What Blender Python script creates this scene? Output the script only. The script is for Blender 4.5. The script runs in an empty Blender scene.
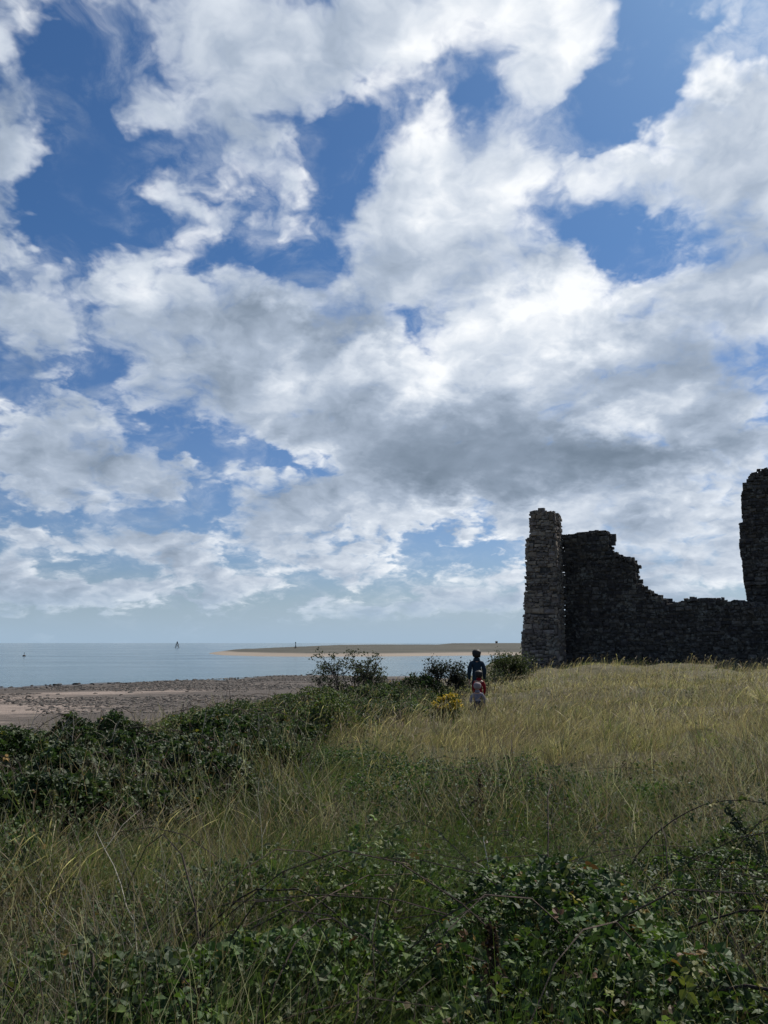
import bpy, bmesh, math, random
import numpy as np
from mathutils import Vector, Matrix, noise as mnoise
scene = bpy.context.scene
COL = scene.collection
# ---------------------------------------------------------------- camera and colour management
EYE = 1.65
cam_d = bpy.data.cameras.new("camera"); cam = bpy.data.objects.new("camera", cam_d); COL.objects.link(cam)
cam.location = (0, 0, EYE); cam.rotation_euler = (math.radians(90) + math.atan(131 / 769), 0, 0)
cam_d.sensor_fit = 'VERTICAL'; cam_d.sensor_height = 36; cam_d.lens = 36 * 769 / 1024
cam_d.clip_start = .05; cam_d.clip_end = 60000
scene.camera = cam
scene.view_settings.view_transform = 'Standard'; scene.view_settings.look = 'None'
scene.view_settings.exposure = 0.18; scene.view_settings.gamma = 1.0
scene.view_settings.use_curve_mapping = False
scene.render.engine = 'CYCLES'
WARP1, WARP2, WARP3, NOISE_AMP, NMEAN, BASE = 4.5, 3.6, 3.4, 4.2, .628, .76
T0, T1, RELIEF, RELIEF2 = .08, 1.0, 1.7, .5
SKY_TINT = (.31, .505, .70); SKY_TINT_LOW = (.47, .53, .67); CLOUD_GAIN = .96; HAZE_COL = (.325, .45, .585)
SUN_E = 5.0
CLOUD = [
  (-29.88,37.73,4.77,5.04,0,1.1), (-29.17,34.43,5.4,3.49,-20,0.9), (-28.92,29.04,4.05,5.52,0,1.2), (-28.41,27.05,3.75,2.99,0,0.6), (-26.56,35.08,4.0,2.45,-35,0.35), (-24.11,34.78,3.8,1.95,-30,0.28),
  (-16.88,42.07,10.15,3.05,0,0.9), (-10.35,40.74,12.25,5.91,20,1.1), (-3.73,42.22,12.67,4.75,15,1.0), (-13.75,36.47,5.87,5.19,-10,0.95), (-19.52,36.39,4.44,2.69,0,0.75), (-7.78,37.88,6.13,4.01,30,0.75),
  (1.35,41.74,9.3,4.01,10,0.8), (-21.28,39.48,4.4,2.35,-60,0.45), (-25.71,40.1,2.76,0.8,10,0.45), (12.94,40.48,8.82,6.43,-10,1.0), (17.77,41.41,6.94,3.59,30,0.9), (14.37,37.54,5.48,3.38,0,0.7),
  (5.92,39.13,7.45,3.37,60,0.6), (3.82,38.07,5.8,2.3,0,0.5), (9.54,36.88,6.45,3.49,0,0.65), (9.79,42.9,4.97,3.08,0,0.6), (27.52,39.4,5.35,2.25,25,0.62), (25.07,39.47,2.78,0.81,35,0.4),
  (26.38,38.54,4.07,0.72,15,0.4), (28.13,32.73,7.06,6.68,0,1.3), (24.38,32.41,4.77,5.2,0,0.9), (26.0,34.93,4.03,3.29,0,0.7), (28.8,35.9,3.86,2.1,20,0.7), (3.76,33.59,7.73,4.97,0,1.0),
  (0.48,29.15,6.84,5.96,0,1.1), (6.9,29.63,10.33,7.19,0,1.1), (11.01,33.77,7.11,3.35,-15,0.9), (14.04,31.61,8.43,3.11,-10,0.7), (19.96,30.5,7.9,3.06,0,0.75), (25.36,27.99,7.26,6.68,0,1.1),
  (7.52,22.81,10.84,7.71,0,1.2), (16.57,22.8,10.88,4.74,0,1.2), (19.21,18.95,8.35,4.11,0,1.0), (24.79,21.06,9.09,7.15,0,1.2), (13.78,26.46,4.52,3.98,0,0.7), (-1.91,25.76,3.97,2.75,0,0.6),
  (2.14,34.86,3.69,2.44,0,0.5), (-7.2,31.87,1.76,5.07,-20,0.5), (-5.91,28.02,1.59,3.0,-15,0.4), (-8.01,32.45,3.2,1.38,-30,0.4), (-15.33,30.01,7.9,3.16,-8,1.15), (-17.22,30.27,3.7,1.87,0,0.5),
  (-12.24,29.57,3.47,1.93,0,0.5), (-26.74,22.68,5.69,4.74,0,1.1), (-20.73,22.98,7.61,4.95,-10,1.1), (-15.8,24.92,7.36,4.0,-5,0.9), (-14.1,20.27,8.83,5.93,-10,1.1), (-8.89,22.03,8.44,5.27,-5,1.1),
  (-4.98,20.06,9.29,6.46,0,1.2), (-7.99,17.07,8.34,3.99,0,0.95), (1.24,18.68,9.32,5.81,0,1.1), (-16.91,18.28,4.98,3.48,-30,0.7), (-10.53,25.39,4.61,1.9,-10,0.7), (-25.87,19.9,3.81,2.27,-20,0.5),
  (-24.88,15.37,6.36,5.36,-10,1.2), (-22.08,12.58,8.54,4.82,-10,1.2), (-25.19,10.93,5.61,3.37,0,0.9), (-18.65,11.43,6.15,3.53,-10,0.9), (-15.9,12.32,3.53,2.5,-20,0.5), (-16.5,10.14,4.18,2.14,0,0.5),
  (-11.18,11.46,3.66,2.92,-20,0.6), (-7.46,10.47,5.22,3.69,0,0.85), (-5.64,13.47,3.79,2.95,0,0.5), (-4.81,8.3,6.73,4.08,-20,0.95), (-1.06,11.3,6.83,4.47,0,0.9), (-8.47,6.4,5.13,2.5,-10,0.75),
  (-11.8,8.15,2.52,1.46,-10,0.4), (-9.99,8.2,3.65,1.83,0,0.45), (5.82,14.94,12.16,5.88,-5,1.3), (14.75,15.26,11.52,5.71,0,1.3), (23.0,14.56,10.44,5.45,0,1.2), (2.74,12.04,9.87,3.71,-5,1.0),
  (6.48,10.13,10.46,3.7,-5,0.95), (15.94,10.16,9.81,4.3,0,1.1), (23.91,8.99,8.21,5.45,0,1.1), (11.56,7.43,7.93,2.19,-12,0.6), (18.48,5.78,8.07,3.52,0,0.9), (24.87,4.86,7.37,3.36,0,0.9),
  (1.94,4.98,8.19,2.51,-15,0.8), (-1.79,6.09,4.48,2.23,-15,0.6), (7.1,3.85,8.78,1.9,-5,0.7), (4.93,6.81,1.86,0.89,0,0.4), (10.04,5.27,5.06,1.6,0,0.6), (14.26,3.76,6.98,2.86,0,0.8),
  (22.19,2.23,7.61,2.71,0,0.7), (18.33,2.98,5.34,2.79,0,0.7), (-17.04,6.9,6.52,1.99,-15,1.12), (-14.19,5.55,4.91,1.87,-20,1.05), (-22.37,7.02,4.82,1.1,0,0.77), (-26.02,5.48,3.02,2.66,0,0.91),
  (-20.63,5.01,3.92,1.66,-10,0.84), (-16.23,4.43,4.8,1.28,-8,0.77), (-22.79,3.57,6.95,1.49,0,0.77), (-24.61,2.85,5.52,1.67,0,0.7), (-13.41,3.41,8.43,1.15,0,0.7), (-9.88,4.55,4.34,1.31,0,0.63),
  (-5.48,3.86,7.36,1.47,-5,0.77), (-18.19,2.98,9.37,1.4,0,0.63), (1.18,2.77,10.36,1.32,0,0.7), (-3.99,2.4,11.04,1.02,0,0.56), (7.07,2.39,8.01,1.16,0,0.63),
]
GAP = [
  (-22.51,32.78,6.31,5.24,0,0.9), (-20.87,30.04,6.38,2.75,0,0.6), (-23.82,39.23,3.89,3.1,0,0.7), (-19.86,40.54,2.25,1.29,0,0.2), (-24.46,26.91,5.33,1.24,-5,0.5), (-5.22,33.53,4.46,4.34,0,0.9),
  (-3.22,36.63,4.12,2.36,40,0.7), (8.1,42.26,3.16,1.78,0,0.75), (6.77,39.92,4.55,4.97,20,0.45), (2.59,39.25,5.85,1.69,-15,0.6), (7.12,37.92,4.1,2.58,0,0.45), (5.11,40.0,2.5,1.66,0,0.3),
  (21.25,37.59,5.09,2.71,30,1.0), (19.2,35.12,4.43,2.87,0,1.0), (16.48,34.06,4.16,1.48,-10,0.8), (23.59,39.01,2.84,1.56,0,0.7), (24.03,36.2,1.81,1.09,0,0.3), (19.69,26.61,3.98,2.05,0,1.1),
  (16.09,27.53,3.7,1.62,0,0.3), (3.22,22.6,3.61,2.4,-20,0.95), (12.88,31.73,1.7,1.25,0,0.4), (10.57,32.57,1.1,0.87,0,0.3), (-4.7,27.06,1.59,2.7,20,0.5), (-9.84,27.8,3.11,1.66,-15,0.6),
  (-24.86,19.4,4.83,1.31,-22,0.6), (-20.34,17.04,4.43,1.17,-28,0.6), (-13.1,13.92,6.54,1.73,-8,0.8), (-16.41,15.5,2.84,1.27,-20,0.4), (-5.63,13.1,2.27,1.48,0,0.4), (-7.53,13.79,3.76,1.32,0,0.35),
  (-23.08,8.01,7.02,0.96,0,0.6), (-12.95,9.94,1.58,1.45,0,0.4), (-11.88,10.34,2.9,1.17,0,0.2), (3.07,6.98,3.74,1.93,0,0.75), (8.24,6.03,5.13,1.91,-12,0.75), (-1.05,6.84,1.95,1.63,0,0.4),
  (-2.94,9.06,1.2,0.89,0,0.3), (-6.96,4.58,6.6,1.47,-5,0.5), (-20.99,5.69,3.91,0.69,0,0.3), (1.21,9.44,1.06,0.74,0,0.2),
]
SHADE = [
  (11.79,13.99,16.89,4.5,-3,-0.46), (2.74,12.41,9.88,2.97,-5,-0.3), (20.26,13.43,10.12,3.48,0,-0.22), (17.82,19.24,10.61,3.45,12,-0.21), (24.69,19.75,7.77,4.6,0,-0.23), (26.82,29.51,7.13,5.3,0,-0.18),
  (25.89,33.82,4.02,3.35,0,-0.15), (-6.59,22.85,10.1,2.81,-3,-0.3), (-1.1,23.68,7.1,2.45,0,-0.21), (7.6,26.25,8.61,2.71,10,-0.18), (1.28,27.13,4.79,2.71,0,-0.15), (-13.98,17.46,8.76,2.84,0,-0.13),
  (-11.1,19.78,4.51,2.83,0,-0.09), (-5.7,17.14,6.89,2.92,0,-0.12), (1.23,15.75,10.77,2.58,0,-0.18), (-26.05,22.16,6.39,3.83,0,-0.09), (-20.71,11.99,8.01,2.78,0,-0.12), (-25.24,35.66,5.46,4.36,0,-0.09),
  (-7.04,40.45,9.95,2.73,15,-0.07), (18.59,7.9,10.14,3.53,0,-0.15), (-22.88,4.94,9.5,4.09,0,0.04), (-2.52,3.87,22.24,3.68,0,0.08), (25.61,14.95,6.27,2.67,0,-0.12), (16.98,29.99,10.37,1.88,0,-0.06),
  (2.96,35.45,4.93,3.62,0,0.18), (9.33,31.41,9.49,3.17,0,0.16), (28.21,36.59,5.22,1.36,20,0.36), (24.0,35.93,2.37,2.19,30,0.28), (22.26,34.0,1.56,2.29,0,0.24), (16.68,24.82,8.02,2.0,5,0.18),
  (10.59,22.63,9.13,4.17,10,0.24), (19.62,25.44,5.66,1.43,0,0.2), (14.6,41.34,9.53,4.18,0,0.18), (16.8,38.89,4.62,3.26,0,0.12), (0.47,20.49,6.25,1.87,-10,0.22), (3.58,19.37,3.1,2.89,0,0.08),
  (-9.74,24.76,5.39,1.37,-8,0.2), (-24.3,25.04,5.31,1.26,-8,0.16), (16.25,16.57,4.28,1.55,-10,0.32), (19.67,14.88,5.46,1.53,-12,0.32), (25.56,14.28,4.39,1.74,0,0.24), (22.73,10.45,8.4,2.75,0,0.22),
  (6.48,9.76,7.46,1.63,0,0.2), (1.94,5.35,8.2,1.33,-15,0.2), (-17.99,24.66,5.03,1.65,0,0.12), (-13.42,21.72,4.46,2.08,0,0.1), (-11.83,37.83,7.19,4.53,0,0.08), (-26.5,27.45,3.88,1.82,0,0.1),
  (-24.98,16.71,4.46,2.0,-15,0.1), (20.09,32.31,4.33,1.19,0,0.24), (24.92,5.53,6.15,2.69,0,0.2), (13.09,9.93,4.31,1.6,0,0.1),
]
# ---------------------------------------------------------------- sky: Nishita + procedural clouds in direction space
SUN_AZ, SUN_EL = 38.0, 50.0          # degrees, azimuth clockwise from the +Y view axis
world = bpy.data.worlds.new("World"); scene.world = world; world.use_nodes = True
nt = world.node_tree; nt.nodes.clear()
class NG:
    """small wrapper that adds nodes and wires them"""
    def __init__(s, tree): s.t = tree
    def n(s, typ, ins=None, **props):
        nd = s.t.nodes.new(typ)
        for k, v in props.items(): setattr(nd, k, v)
        for k, v in (ins or {}).items():
            sock = nd.inputs[k]
            if isinstance(v, bpy.types.NodeSocket): s.t.links.new(v, sock)
            else: sock.default_value = v
        return nd
    def m(s, op, a, b=0.0, c=0.0, clamp=False):
        return s.n('ShaderNodeMath', {0: a, 1: b, 2: c}, operation=op, use_clamp=clamp).outputs[0]
    def v(s, op, a, b=(0, 0, 0)):
        return s.n('ShaderNodeVectorMath', {0: a, 1: b}, operation=op).outputs[0]
    def vs(s, a, f):
        return s.n('ShaderNodeVectorMath', {0: a, 'Scale': f}, operation='SCALE').outputs[0]
    def noise(s, vec, scale, detail=2.0, rough=.5, lac=2.0, out=0, dist=0.0):
        return s.n('ShaderNodeTexNoise', {'Vector': vec, 'Scale': scale, 'Detail': detail, 'Roughness': rough, 'Lacunarity': lac, 'Distortion': dist}).outputs[out]
    def rng(s, v, a, b, c=0.0, d=1.0, smooth=False):
        return s.n('ShaderNodeMapRange', {0: v, 1: a, 2: b, 3: c, 4: d}, interpolation_type='SMOOTHSTEP' if smooth else 'LINEAR').outputs[0]
    def mix(s, f, a, b, blend='MIX'):
        nd = s.n('ShaderNodeMix', {0: f}, data_type='RGBA', blend_type=blend)
        for i, val in ((6, a), (7, b)):
            if isinstance(val, bpy.types.NodeSocket): s.t.links.new(val, nd.inputs[i])
            else: nd.inputs[i].default_value = tuple(val) + ((1,) if len(val) == 3 else ())
        return nd.outputs[2]
def blob_sum(g, P, blobs):
    """sum of cone-shaped ellipses (azimuth, elevation, radii in degrees, tilt, weight)"""
    acc = 0.0
    for az, el, ra, re, rot, amp in blobs:
        gr = g.n('ShaderNodeTexGradient', {'Vector': P}, gradient_type='SPHERICAL')
        tm = gr.texture_mapping
        tm.vector_type = 'TEXTURE'; tm.translation = (az, el, 0); tm.rotation = (0, 0, math.radians(rot)); tm.scale = (ra, re, 1)
        acc = g.m('MULTIPLY_ADD', gr.outputs['Fac'], amp, acc)
    return acc
g = NG(nt)
tc = g.n('ShaderNodeTexCoord').outputs['Generated']
sep = g.n('ShaderNodeSeparateXYZ', {0: tc})
X, Y, Z = sep.outputs
az = g.m('MULTIPLY', g.m('ARCTAN2', X, Y), 180 / math.pi)
el = g.m('MULTIPLY', g.m('ARCSINE', Z), 180 / math.pi)
P = g.n('ShaderNodeCombineXYZ', {0: az, 1: el, 2: 0.0}).outputs[0]
# cloud-sheet coordinates: foreshortened towards the horizon
den = g.m('ADD', g.m('MAXIMUM', Z, 0.0), 0.42)
Q = g.n('ShaderNodeCombineXYZ', {0: g.m('DIVIDE', X, den), 1: g.m('DIVIDE', Y, den), 2: g.m('DIVIDE', 0.35, den)}).outputs[0]
def centred(vec, scale, detail, amp, rough=.5):
    c = g.noise(vec, scale, detail, rough, out=1)
    return g.vs(g.v('SUBTRACT', c, (.5, .5, .5)), amp)
warp = g.v('ADD', centred(Q, 3.0, 3.0, WARP1), g.v('ADD', centred(Q, 10.0, 3.0, WARP2, .6), centred(Q, 28.0, 3.0, WARP3, .6)))
Pw = g.v('ADD', P, g.v('MULTIPLY', warp, g.n('ShaderNodeCombineXYZ', {0: 1.0, 1: g.rng(el, 0, 20, .35, 1.0), 2: 0.0}).outputs[0]))
cover = g.m('MINIMUM', g.m('MULTIPLY', blob_sum(g, Pw, CLOUD), .86), 1.42)
cover = g.m('SUBTRACT', cover, g.m('MULTIPLY', blob_sum(g, Pw, GAP), .86))
# scattered fair-weather cloud for the part of the sky behind the lens
back = g.rng(g.m('ABSOLUTE', az), 40, 75, 0, 1, True)
wild = g.rng(g.noise(Q, 1.7, 3.0, .5), .50, .75, 0.0, .9)
cover = g.m('ADD', g.m('MULTIPLY', cover, g.m('SUBTRACT', 1.0, back)), g.m('MULTIPLY', wild, back))
high = g.rng(el, 48, 70, 0, 1, True)
cover = g.m('ADD', g.m('MULTIPLY', cover, g.m('SUBTRACT', 1.0, high)), g.m('MULTIPLY', wild, high))
# billow noise and its relief towards the sun
Qn = g.v('ADD', Q, centred(Q, 5.0, 2.0, .10))
def puffs(vec):
    vo = g.n('ShaderNodeTexVoronoi', {'Vector': vec, 'Scale': 9.0, 'Detail': 3.0, 'Roughness': .55, 'Lacunarity': 2.1, 'Smoothness': .35, 'Randomness': 1.0}, voronoi_dimensions='2D', feature='SMOOTH_F1', normalize=True)
    return g.m('SUBTRACT', .82, vo.outputs['Distance'])
def billow(vec):
    return g.m('MULTIPLY_ADD', puffs(vec), .55, g.m('MULTIPLY', g.noise(vec, 6.5, 9.0, .575), .68))
Qp = g.v('ADD', Qn, centred(Q, 22.0, 3.0, .05))
N0 = billow(Qp)
N1 = billow(g.v('ADD', Qp, (.028, .022, 0.0)))
N2 = g.noise(Qn, 4.2, 3.0, .5)
fine = g.m('SUBTRACT', N0, NMEAN)
dens = g.m('ADD', cover, g.m('ADD', g.m('MULTIPLY', fine, NOISE_AMP), g.m('MULTIPLY', g.m('SUBTRACT', N2, .5), .9)))
soft = g.rng(g.noise(Q, 1.5, 2.0, .5), .38, .62, T1 - .30, T1 + .25)
alpha = g.rng(dens, T0, soft, 0, 1, True)
wisp = g.m('MULTIPLY', g.rng(g.noise(g.v('ADD', Qn, centred(Q, 7.0, 3.0, .14)), 9.0, 6.0, .62), .46, .74, 0, .42, True), g.rng(cover, -.75, .15, 0, 1, True))
alpha = g.m('MAXIMUM', alpha, wisp)
thick = g.rng(dens, .45, 1.25, 0, 1, True)
N3 = g.noise(g.v('ADD', Qn, (.07, .055, 0.0)), 4.2, 3.0, .5)
relief = g.m('MULTIPLY', g.m('SUBTRACT', N0, N1), g.rng(thick, 0, 1, RELIEF, RELIEF * .6))
relief = g.m('MULTIPLY_ADD', g.m('SUBTRACT', N2, N3), RELIEF2, relief)
shade = g.m('MULTIPLY', blob_sum(g, Pw, SHADE), 1.0)
sdir = (math.sin(math.radians(SUN_AZ)) * math.cos(math.radians(SUN_EL)), math.cos(math.radians(SUN_AZ)) * math.cos(math.radians(SUN_EL)), math.sin(math.radians(SUN_EL)))
sdot = g.n('ShaderNodeVectorMath', {0: tc, 1: sdir}, operation='DOT_PRODUCT').outputs['Value']
side = g.rng(sdot, .45, .98, -.09, .20)
relief = g.m('MULTIPLY', relief, g.rng(shade, -.45, -.05, .35, 1.0))
bright = g.m('ADD', BASE, relief)
bright = g.m('ADD', bright, shade)
bright = g.m('ADD', bright, side)
bright = g.m('ADD', bright, g.m('MULTIPLY', g.m('SUBTRACT', N2, .5), g.rng(shade, -.45, -.05, .2, .5)))
bright = g.m('SUBTRACT', bright, g.m('MULTIPLY', thick, .20))
bright = g.rng(bright, 0, 1, 0, 1)
cr = g.n('ShaderNodeValToRGB', {0: bright})
ramp = cr.color_ramp
stops = [(0.0, (.13, .175, .23)), (.3, (.25, .31, .395)), (.55, (.40, .47, .575)), (.8, (.66, .715, .79)), (1.0, (.93, .95, .97))]
while len(ramp.elements) < len(stops): ramp.elements.new(.5)
for e, (p, c) in zip(ramp.elements, stops): e.position = p; e.color = c + (1,)
sky = g.n('ShaderNodeTexSky', sky_type='NISHITA', sun_disc=False, sun_elevation=math.radians(SUN_EL), sun_rotation=math.radians(SUN_AZ),
          altitude=0.0, air_density=1.0, dust_density=.6, ozone_density=2.2)
STR = .10
skyc = g.mix(1.0, sky.outputs[0], g.mix(g.rng(el, 2, 28, 0, 1), SKY_TINT_LOW, SKY_TINT), 'MULTIPLY')
cloudc = g.vs(cr.outputs[0], CLOUD_GAIN / STR)
lowhaze = g.rng(el, 0.0, 5.0, .86, 0.0, True)
alpha = g.m('MULTIPLY', alpha, g.rng(el, .5, 3.0, .25, .97, True))
col = g.mix(alpha, skyc, cloudc)
hazec = tuple(c / STR for c in HAZE_COL)
col = g.mix(lowhaze, col, hazec)
bg = g.n('ShaderNodeBackground', {'Color': col, 'Strength': STR})
out = g.n('ShaderNodeOutputWorld', {'Surface': bg.outputs[0]})
world.cycles.sampling_method = 'MANUAL'; world.cycles.sample_map_resolution = 512
# ---------------------------------------------------------------- helpers
RNG = np.random.default_rng(11)
def tag(o, label=None, cat=None, group=None, kind=None):
    for k, v in (('label', label), ('category', cat), ('group', group), ('kind', kind)):
        if v: o[k] = v
    return o
def empty(name, loc, rz=0.0, **kw):
    o = bpy.data.objects.new(name, None); COL.objects.link(o); o.empty_display_size = .2
    o.location = loc; o.rotation_euler = (0, 0, rz)
    return tag(o, **kw)
def copy_tree(o, parent=None):
    c = o.copy(); COL.objects.link(c); c.parent = parent
    for ch in o.children: copy_tree(ch, c)
    return c
def mesh_np(name, V, quads=None, tris=None, col=None, mat=None, parent=None, smooth=False, mats=None, mat_idx=None):
    """one mesh object out of numpy arrays"""
    me = bpy.data.meshes.new(name)
    V = np.asarray(V, np.float32).reshape(-1, 3)
    quads = np.zeros((0, 4), np.int32) if quads is None else np.asarray(quads, np.int32).reshape(-1, 4)
    tris = np.zeros((0, 3), np.int32) if tris is None else np.asarray(tris, np.int32).reshape(-1, 3)
    nq, ntr = len(quads), len(tris)
    me.vertices.add(len(V)); me.vertices.foreach_set('co', V.ravel())
    me.loops.add(nq * 4 + ntr * 3)
    me.loops.foreach_set('vertex_index', np.concatenate([quads.ravel(), tris.ravel()]))
    me.polygons.add(nq + ntr)
    me.polygons.foreach_set('loop_start', np.concatenate([np.arange(nq) * 4, nq * 4 + np.arange(ntr) * 3]).astype(np.int32))
    if smooth: me.polygons.foreach_set('use_smooth', np.ones(nq + ntr, bool))
    else: me.polygons.foreach_set('use_smooth', np.zeros(nq + ntr, bool))
    if col is not None:
        at = me.color_attributes.new('Col', 'FLOAT_COLOR', 'POINT')
        c4 = np.ones((len(V), 4), np.float32); c4[:, :3] = col
        at.data.foreach_set('color', c4.ravel())
    me.update(calc_edges=True); me.validate()
    for m_ in (mats or ([mat] if mat else [])): me.materials.append(m_)
    if mat_idx is not None: me.polygons.foreach_set('material_index', np.asarray(mat_idx, np.int32))
    o = bpy.data.objects.new(name, me); COL.objects.link(o); o.parent = parent
    return o
class MB:
    """collects pieces (verts, quads, tris, colour) for ONE mesh"""
    def __init__(s): s.V, s.Q, s.T, s.C, s.n = [], [], [], [], 0
    def add(s, V, quads=None, tris=None, col=(1, 1, 1)):
        V = np.asarray(V, np.float32).reshape(-1, 3)
        if quads is not None and len(quads): s.Q.append(np.asarray(quads, np.int64).reshape(-1, 4) + s.n)
        if tris is not None and len(tris): s.T.append(np.asarray(tris, np.int64).reshape(-1, 3) + s.n)
        c = np.asarray(col, np.float32)
        s.C.append(np.broadcast_to(c, (len(V), 3)) if c.ndim == 1 else c)
        s.V.append(V); s.n += len(V)
    def build(s, name, mat, parent=None, smooth=False):
        return mesh_np(name, np.concatenate(s.V), np.concatenate(s.Q) if s.Q else None, np.concatenate(s.T) if s.T else None,
                       np.concatenate(s.C), mat, parent, smooth)
    def tube(s, pts, rad, sides=6, col=(1, 1, 1), cap=True):
        pts = np.asarray(pts, float); n = len(pts); rad = np.broadcast_to(np.asarray(rad, float), (n,))
        d = np.gradient(pts, axis=0); d /= np.linalg.norm(d, axis=1, keepdims=True) + 1e-9
        ref = np.array([0.0, 0.0, 1.0]) if abs(d[0, 2]) < .9 else np.array([1.0, 0, 0])
        V = []; a = np.linspace(0, 2 * np.pi, sides, endpoint=False)
        for i in range(n):
            e1 = np.cross(d[i], ref); e1 /= np.linalg.norm(e1) + 1e-9; e2 = np.cross(d[i], e1)
            V.append(pts[i] + rad[i] * (np.cos(a)[:, None] * e1 + np.sin(a)[:, None] * e2))
        V = np.concatenate(V); Q = []
        for i in range(n - 1):
            for k in range(sides):
                k2 = (k + 1) % sides
                Q.append((i * sides + k, i * sides + k2, (i + 1) * sides + k2, (i + 1) * sides + k))
        T = []
        if cap:
            V = np.vstack([V, pts[:1], pts[-1:]]); c0 = n * sides
            for k in range(sides):
                k2 = (k + 1) % sides
                T += [(c0, k2, k), (c0 + 1, (n - 1) * sides + k, (n - 1) * sides + k2)]
        s.add(V, Q, T, col)
    def box(s, c, size, col=(1, 1, 1), bev=.0, rot=None):
        """box with chamfered long edges"""
        hx, hy, hz = [v / 2 for v in size]; b = min(bev, hx * .9, hy * .9, hz * .9)
        V = []
        for z, ins in ((-hz, b), (-hz + b, 0), (hz - b, 0), (hz, b)):
            V += [(-hx + ins, -hy + ins, z), (hx - ins, -hy + ins, z), (hx - ins, hy - ins, z), (-hx + ins, hy - ins, z)]
        V = np.array(V, float)
        if rot is not None: V = V @ np.array(rot).T
        Q = [(3, 2, 1, 0), (12, 13, 14, 15)]
        for l in range(3):
            for k in range(4): Q.append((l * 4 + k, l * 4 + (k + 1) % 4, l * 4 + 4 + (k + 1) % 4, l * 4 + 4 + k))
        s.add(V + np.array(c), Q, None, col)
def _hash(ix, iy, seed):
    h = (ix.astype(np.int64) * 374761393 + iy.astype(np.int64) * 668265263 + seed * 1442695041) & 0xffffffff
    h = ((h ^ (h >> 13)) * 1274126177) & 0xffffffff
    return ((h ^ (h >> 16)) & 0xffff) / 65535.0
def vnoise(x, y, seed=0, octaves=1):
    x = np.asarray(x, float); y = np.asarray(y, float); tot = 0; amp = 1; norm = 0
    for o in range(octaves):
        ix, iy = np.floor(x), np.floor(y); fx, fy = x - ix, y - iy
        fx, fy = fx * fx * (3 - 2 * fx), fy * fy * (3 - 2 * fy)
        a, b = _hash(ix, iy, seed + o), _hash(ix + 1, iy, seed + o)
        c, d = _hash(ix, iy + 1, seed + o), _hash(ix + 1, iy + 1, seed + o)
        tot = tot + amp * ((a * (1 - fx) + b * fx) * (1 - fy) + (c * (1 - fx) + d * fx) * fy)
        norm += amp; amp *= .5; x = x * 2.03 + 7.1; y = y * 2.03 + 3.7
    return tot / norm
def sstep(a, b, x):
    t = np.clip((np.asarray(x, float) - a) / (b - a), 0, 1); return t * t * (3 - 2 * t)
# ---------------------------------------------------------------- materials
def new_mat(name):
    m = bpy.data.materials.new(name); m.use_nodes = True
    m.node_tree.nodes.clear(); g = NG(m.node_tree)
    return m, g
def finish(g, shader, disp=None):
    g.n('ShaderNodeOutputMaterial', {'Surface': shader})
def principled(g, col, rough=.6, spec=.3, normal=None, **kw):
    ins = {'Base Color': col if isinstance(col, bpy.types.NodeSocket) else tuple(col) + (1,), 'Roughness': rough, 'Specular IOR Level': spec}
    if normal is not None: ins['Normal'] = normal
    ins.update(kw)
    return g.n('ShaderNodeBsdfPrincipled', ins).outputs[0]
def plain(name, col, rough=.6, spec=.3, vary=.25, scale=8.0, bump=0.0):
    """solid colour broken up by a little noise"""
    m, g = new_mat(name)
    pos = g.n('ShaderNodeTexCoord').outputs['Object']
    nz = g.noise(pos, scale, 4.0, .6)
    c = g.mix(g.rng(nz, .3, .7), [v * (1 - vary) for v in col], [v * (1 + vary) for v in col])
    nrm = g.n('ShaderNodeBump', {'Strength': bump, 'Height': nz, 'Distance': .02}).outputs[0] if bump else None
    finish(g, principled(g, c, rough, spec, nrm)); return m
def leafy(name, trans=.35, rough=.45, spec=.35):
    """leaf / blade: colour per leaf from the mesh, thin and a little translucent"""
    m, g = new_mat(name)
    c = g.n('ShaderNodeVertexColor', layer_name='Col').outputs[0]
    p = principled(g, c, rough, spec)
    t = g.n('ShaderNodeBsdfTranslucent', {'Color': g.mix(1.0, c, (1.1, 1.25, .75), 'MULTIPLY')}).outputs[0]
    finish(g, g.n('ShaderNodeMixShader', {0: trans, 1: p, 2: t}).outputs[0]); return m
def attr_mat(name, rough=.8, spec=.2, bump=.3, scale=20.0, vary=.3):
    m, g = new_mat(name)
    c = g.n('ShaderNodeVertexColor', layer_name='Col').outputs[0]
    pos = g.n('ShaderNodeTexCoord').outputs['Object']
    nz = g.noise(pos, scale, 5.0, .62)
    k = g.rng(nz, .25, .75, 1 - vary, 1 + vary)
    c = g.vs(c, k)
    nrm = g.n('ShaderNodeBump', {'Strength': bump, 'Height': nz, 'Distance': .03}).outputs[0]
    finish(g, principled(g, c, rough, spec, nrm)); return m
M_GRASS = leafy('grass_blade', .45, .6, .2)
M_LEAF = leafy('broad_leaf', .26, .58, .22)
M_DULL = leafy('dull_leaf', .30, .6, .2)
M_BARK = attr_mat('bark', .85, .15, .4, 40.0)
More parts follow.
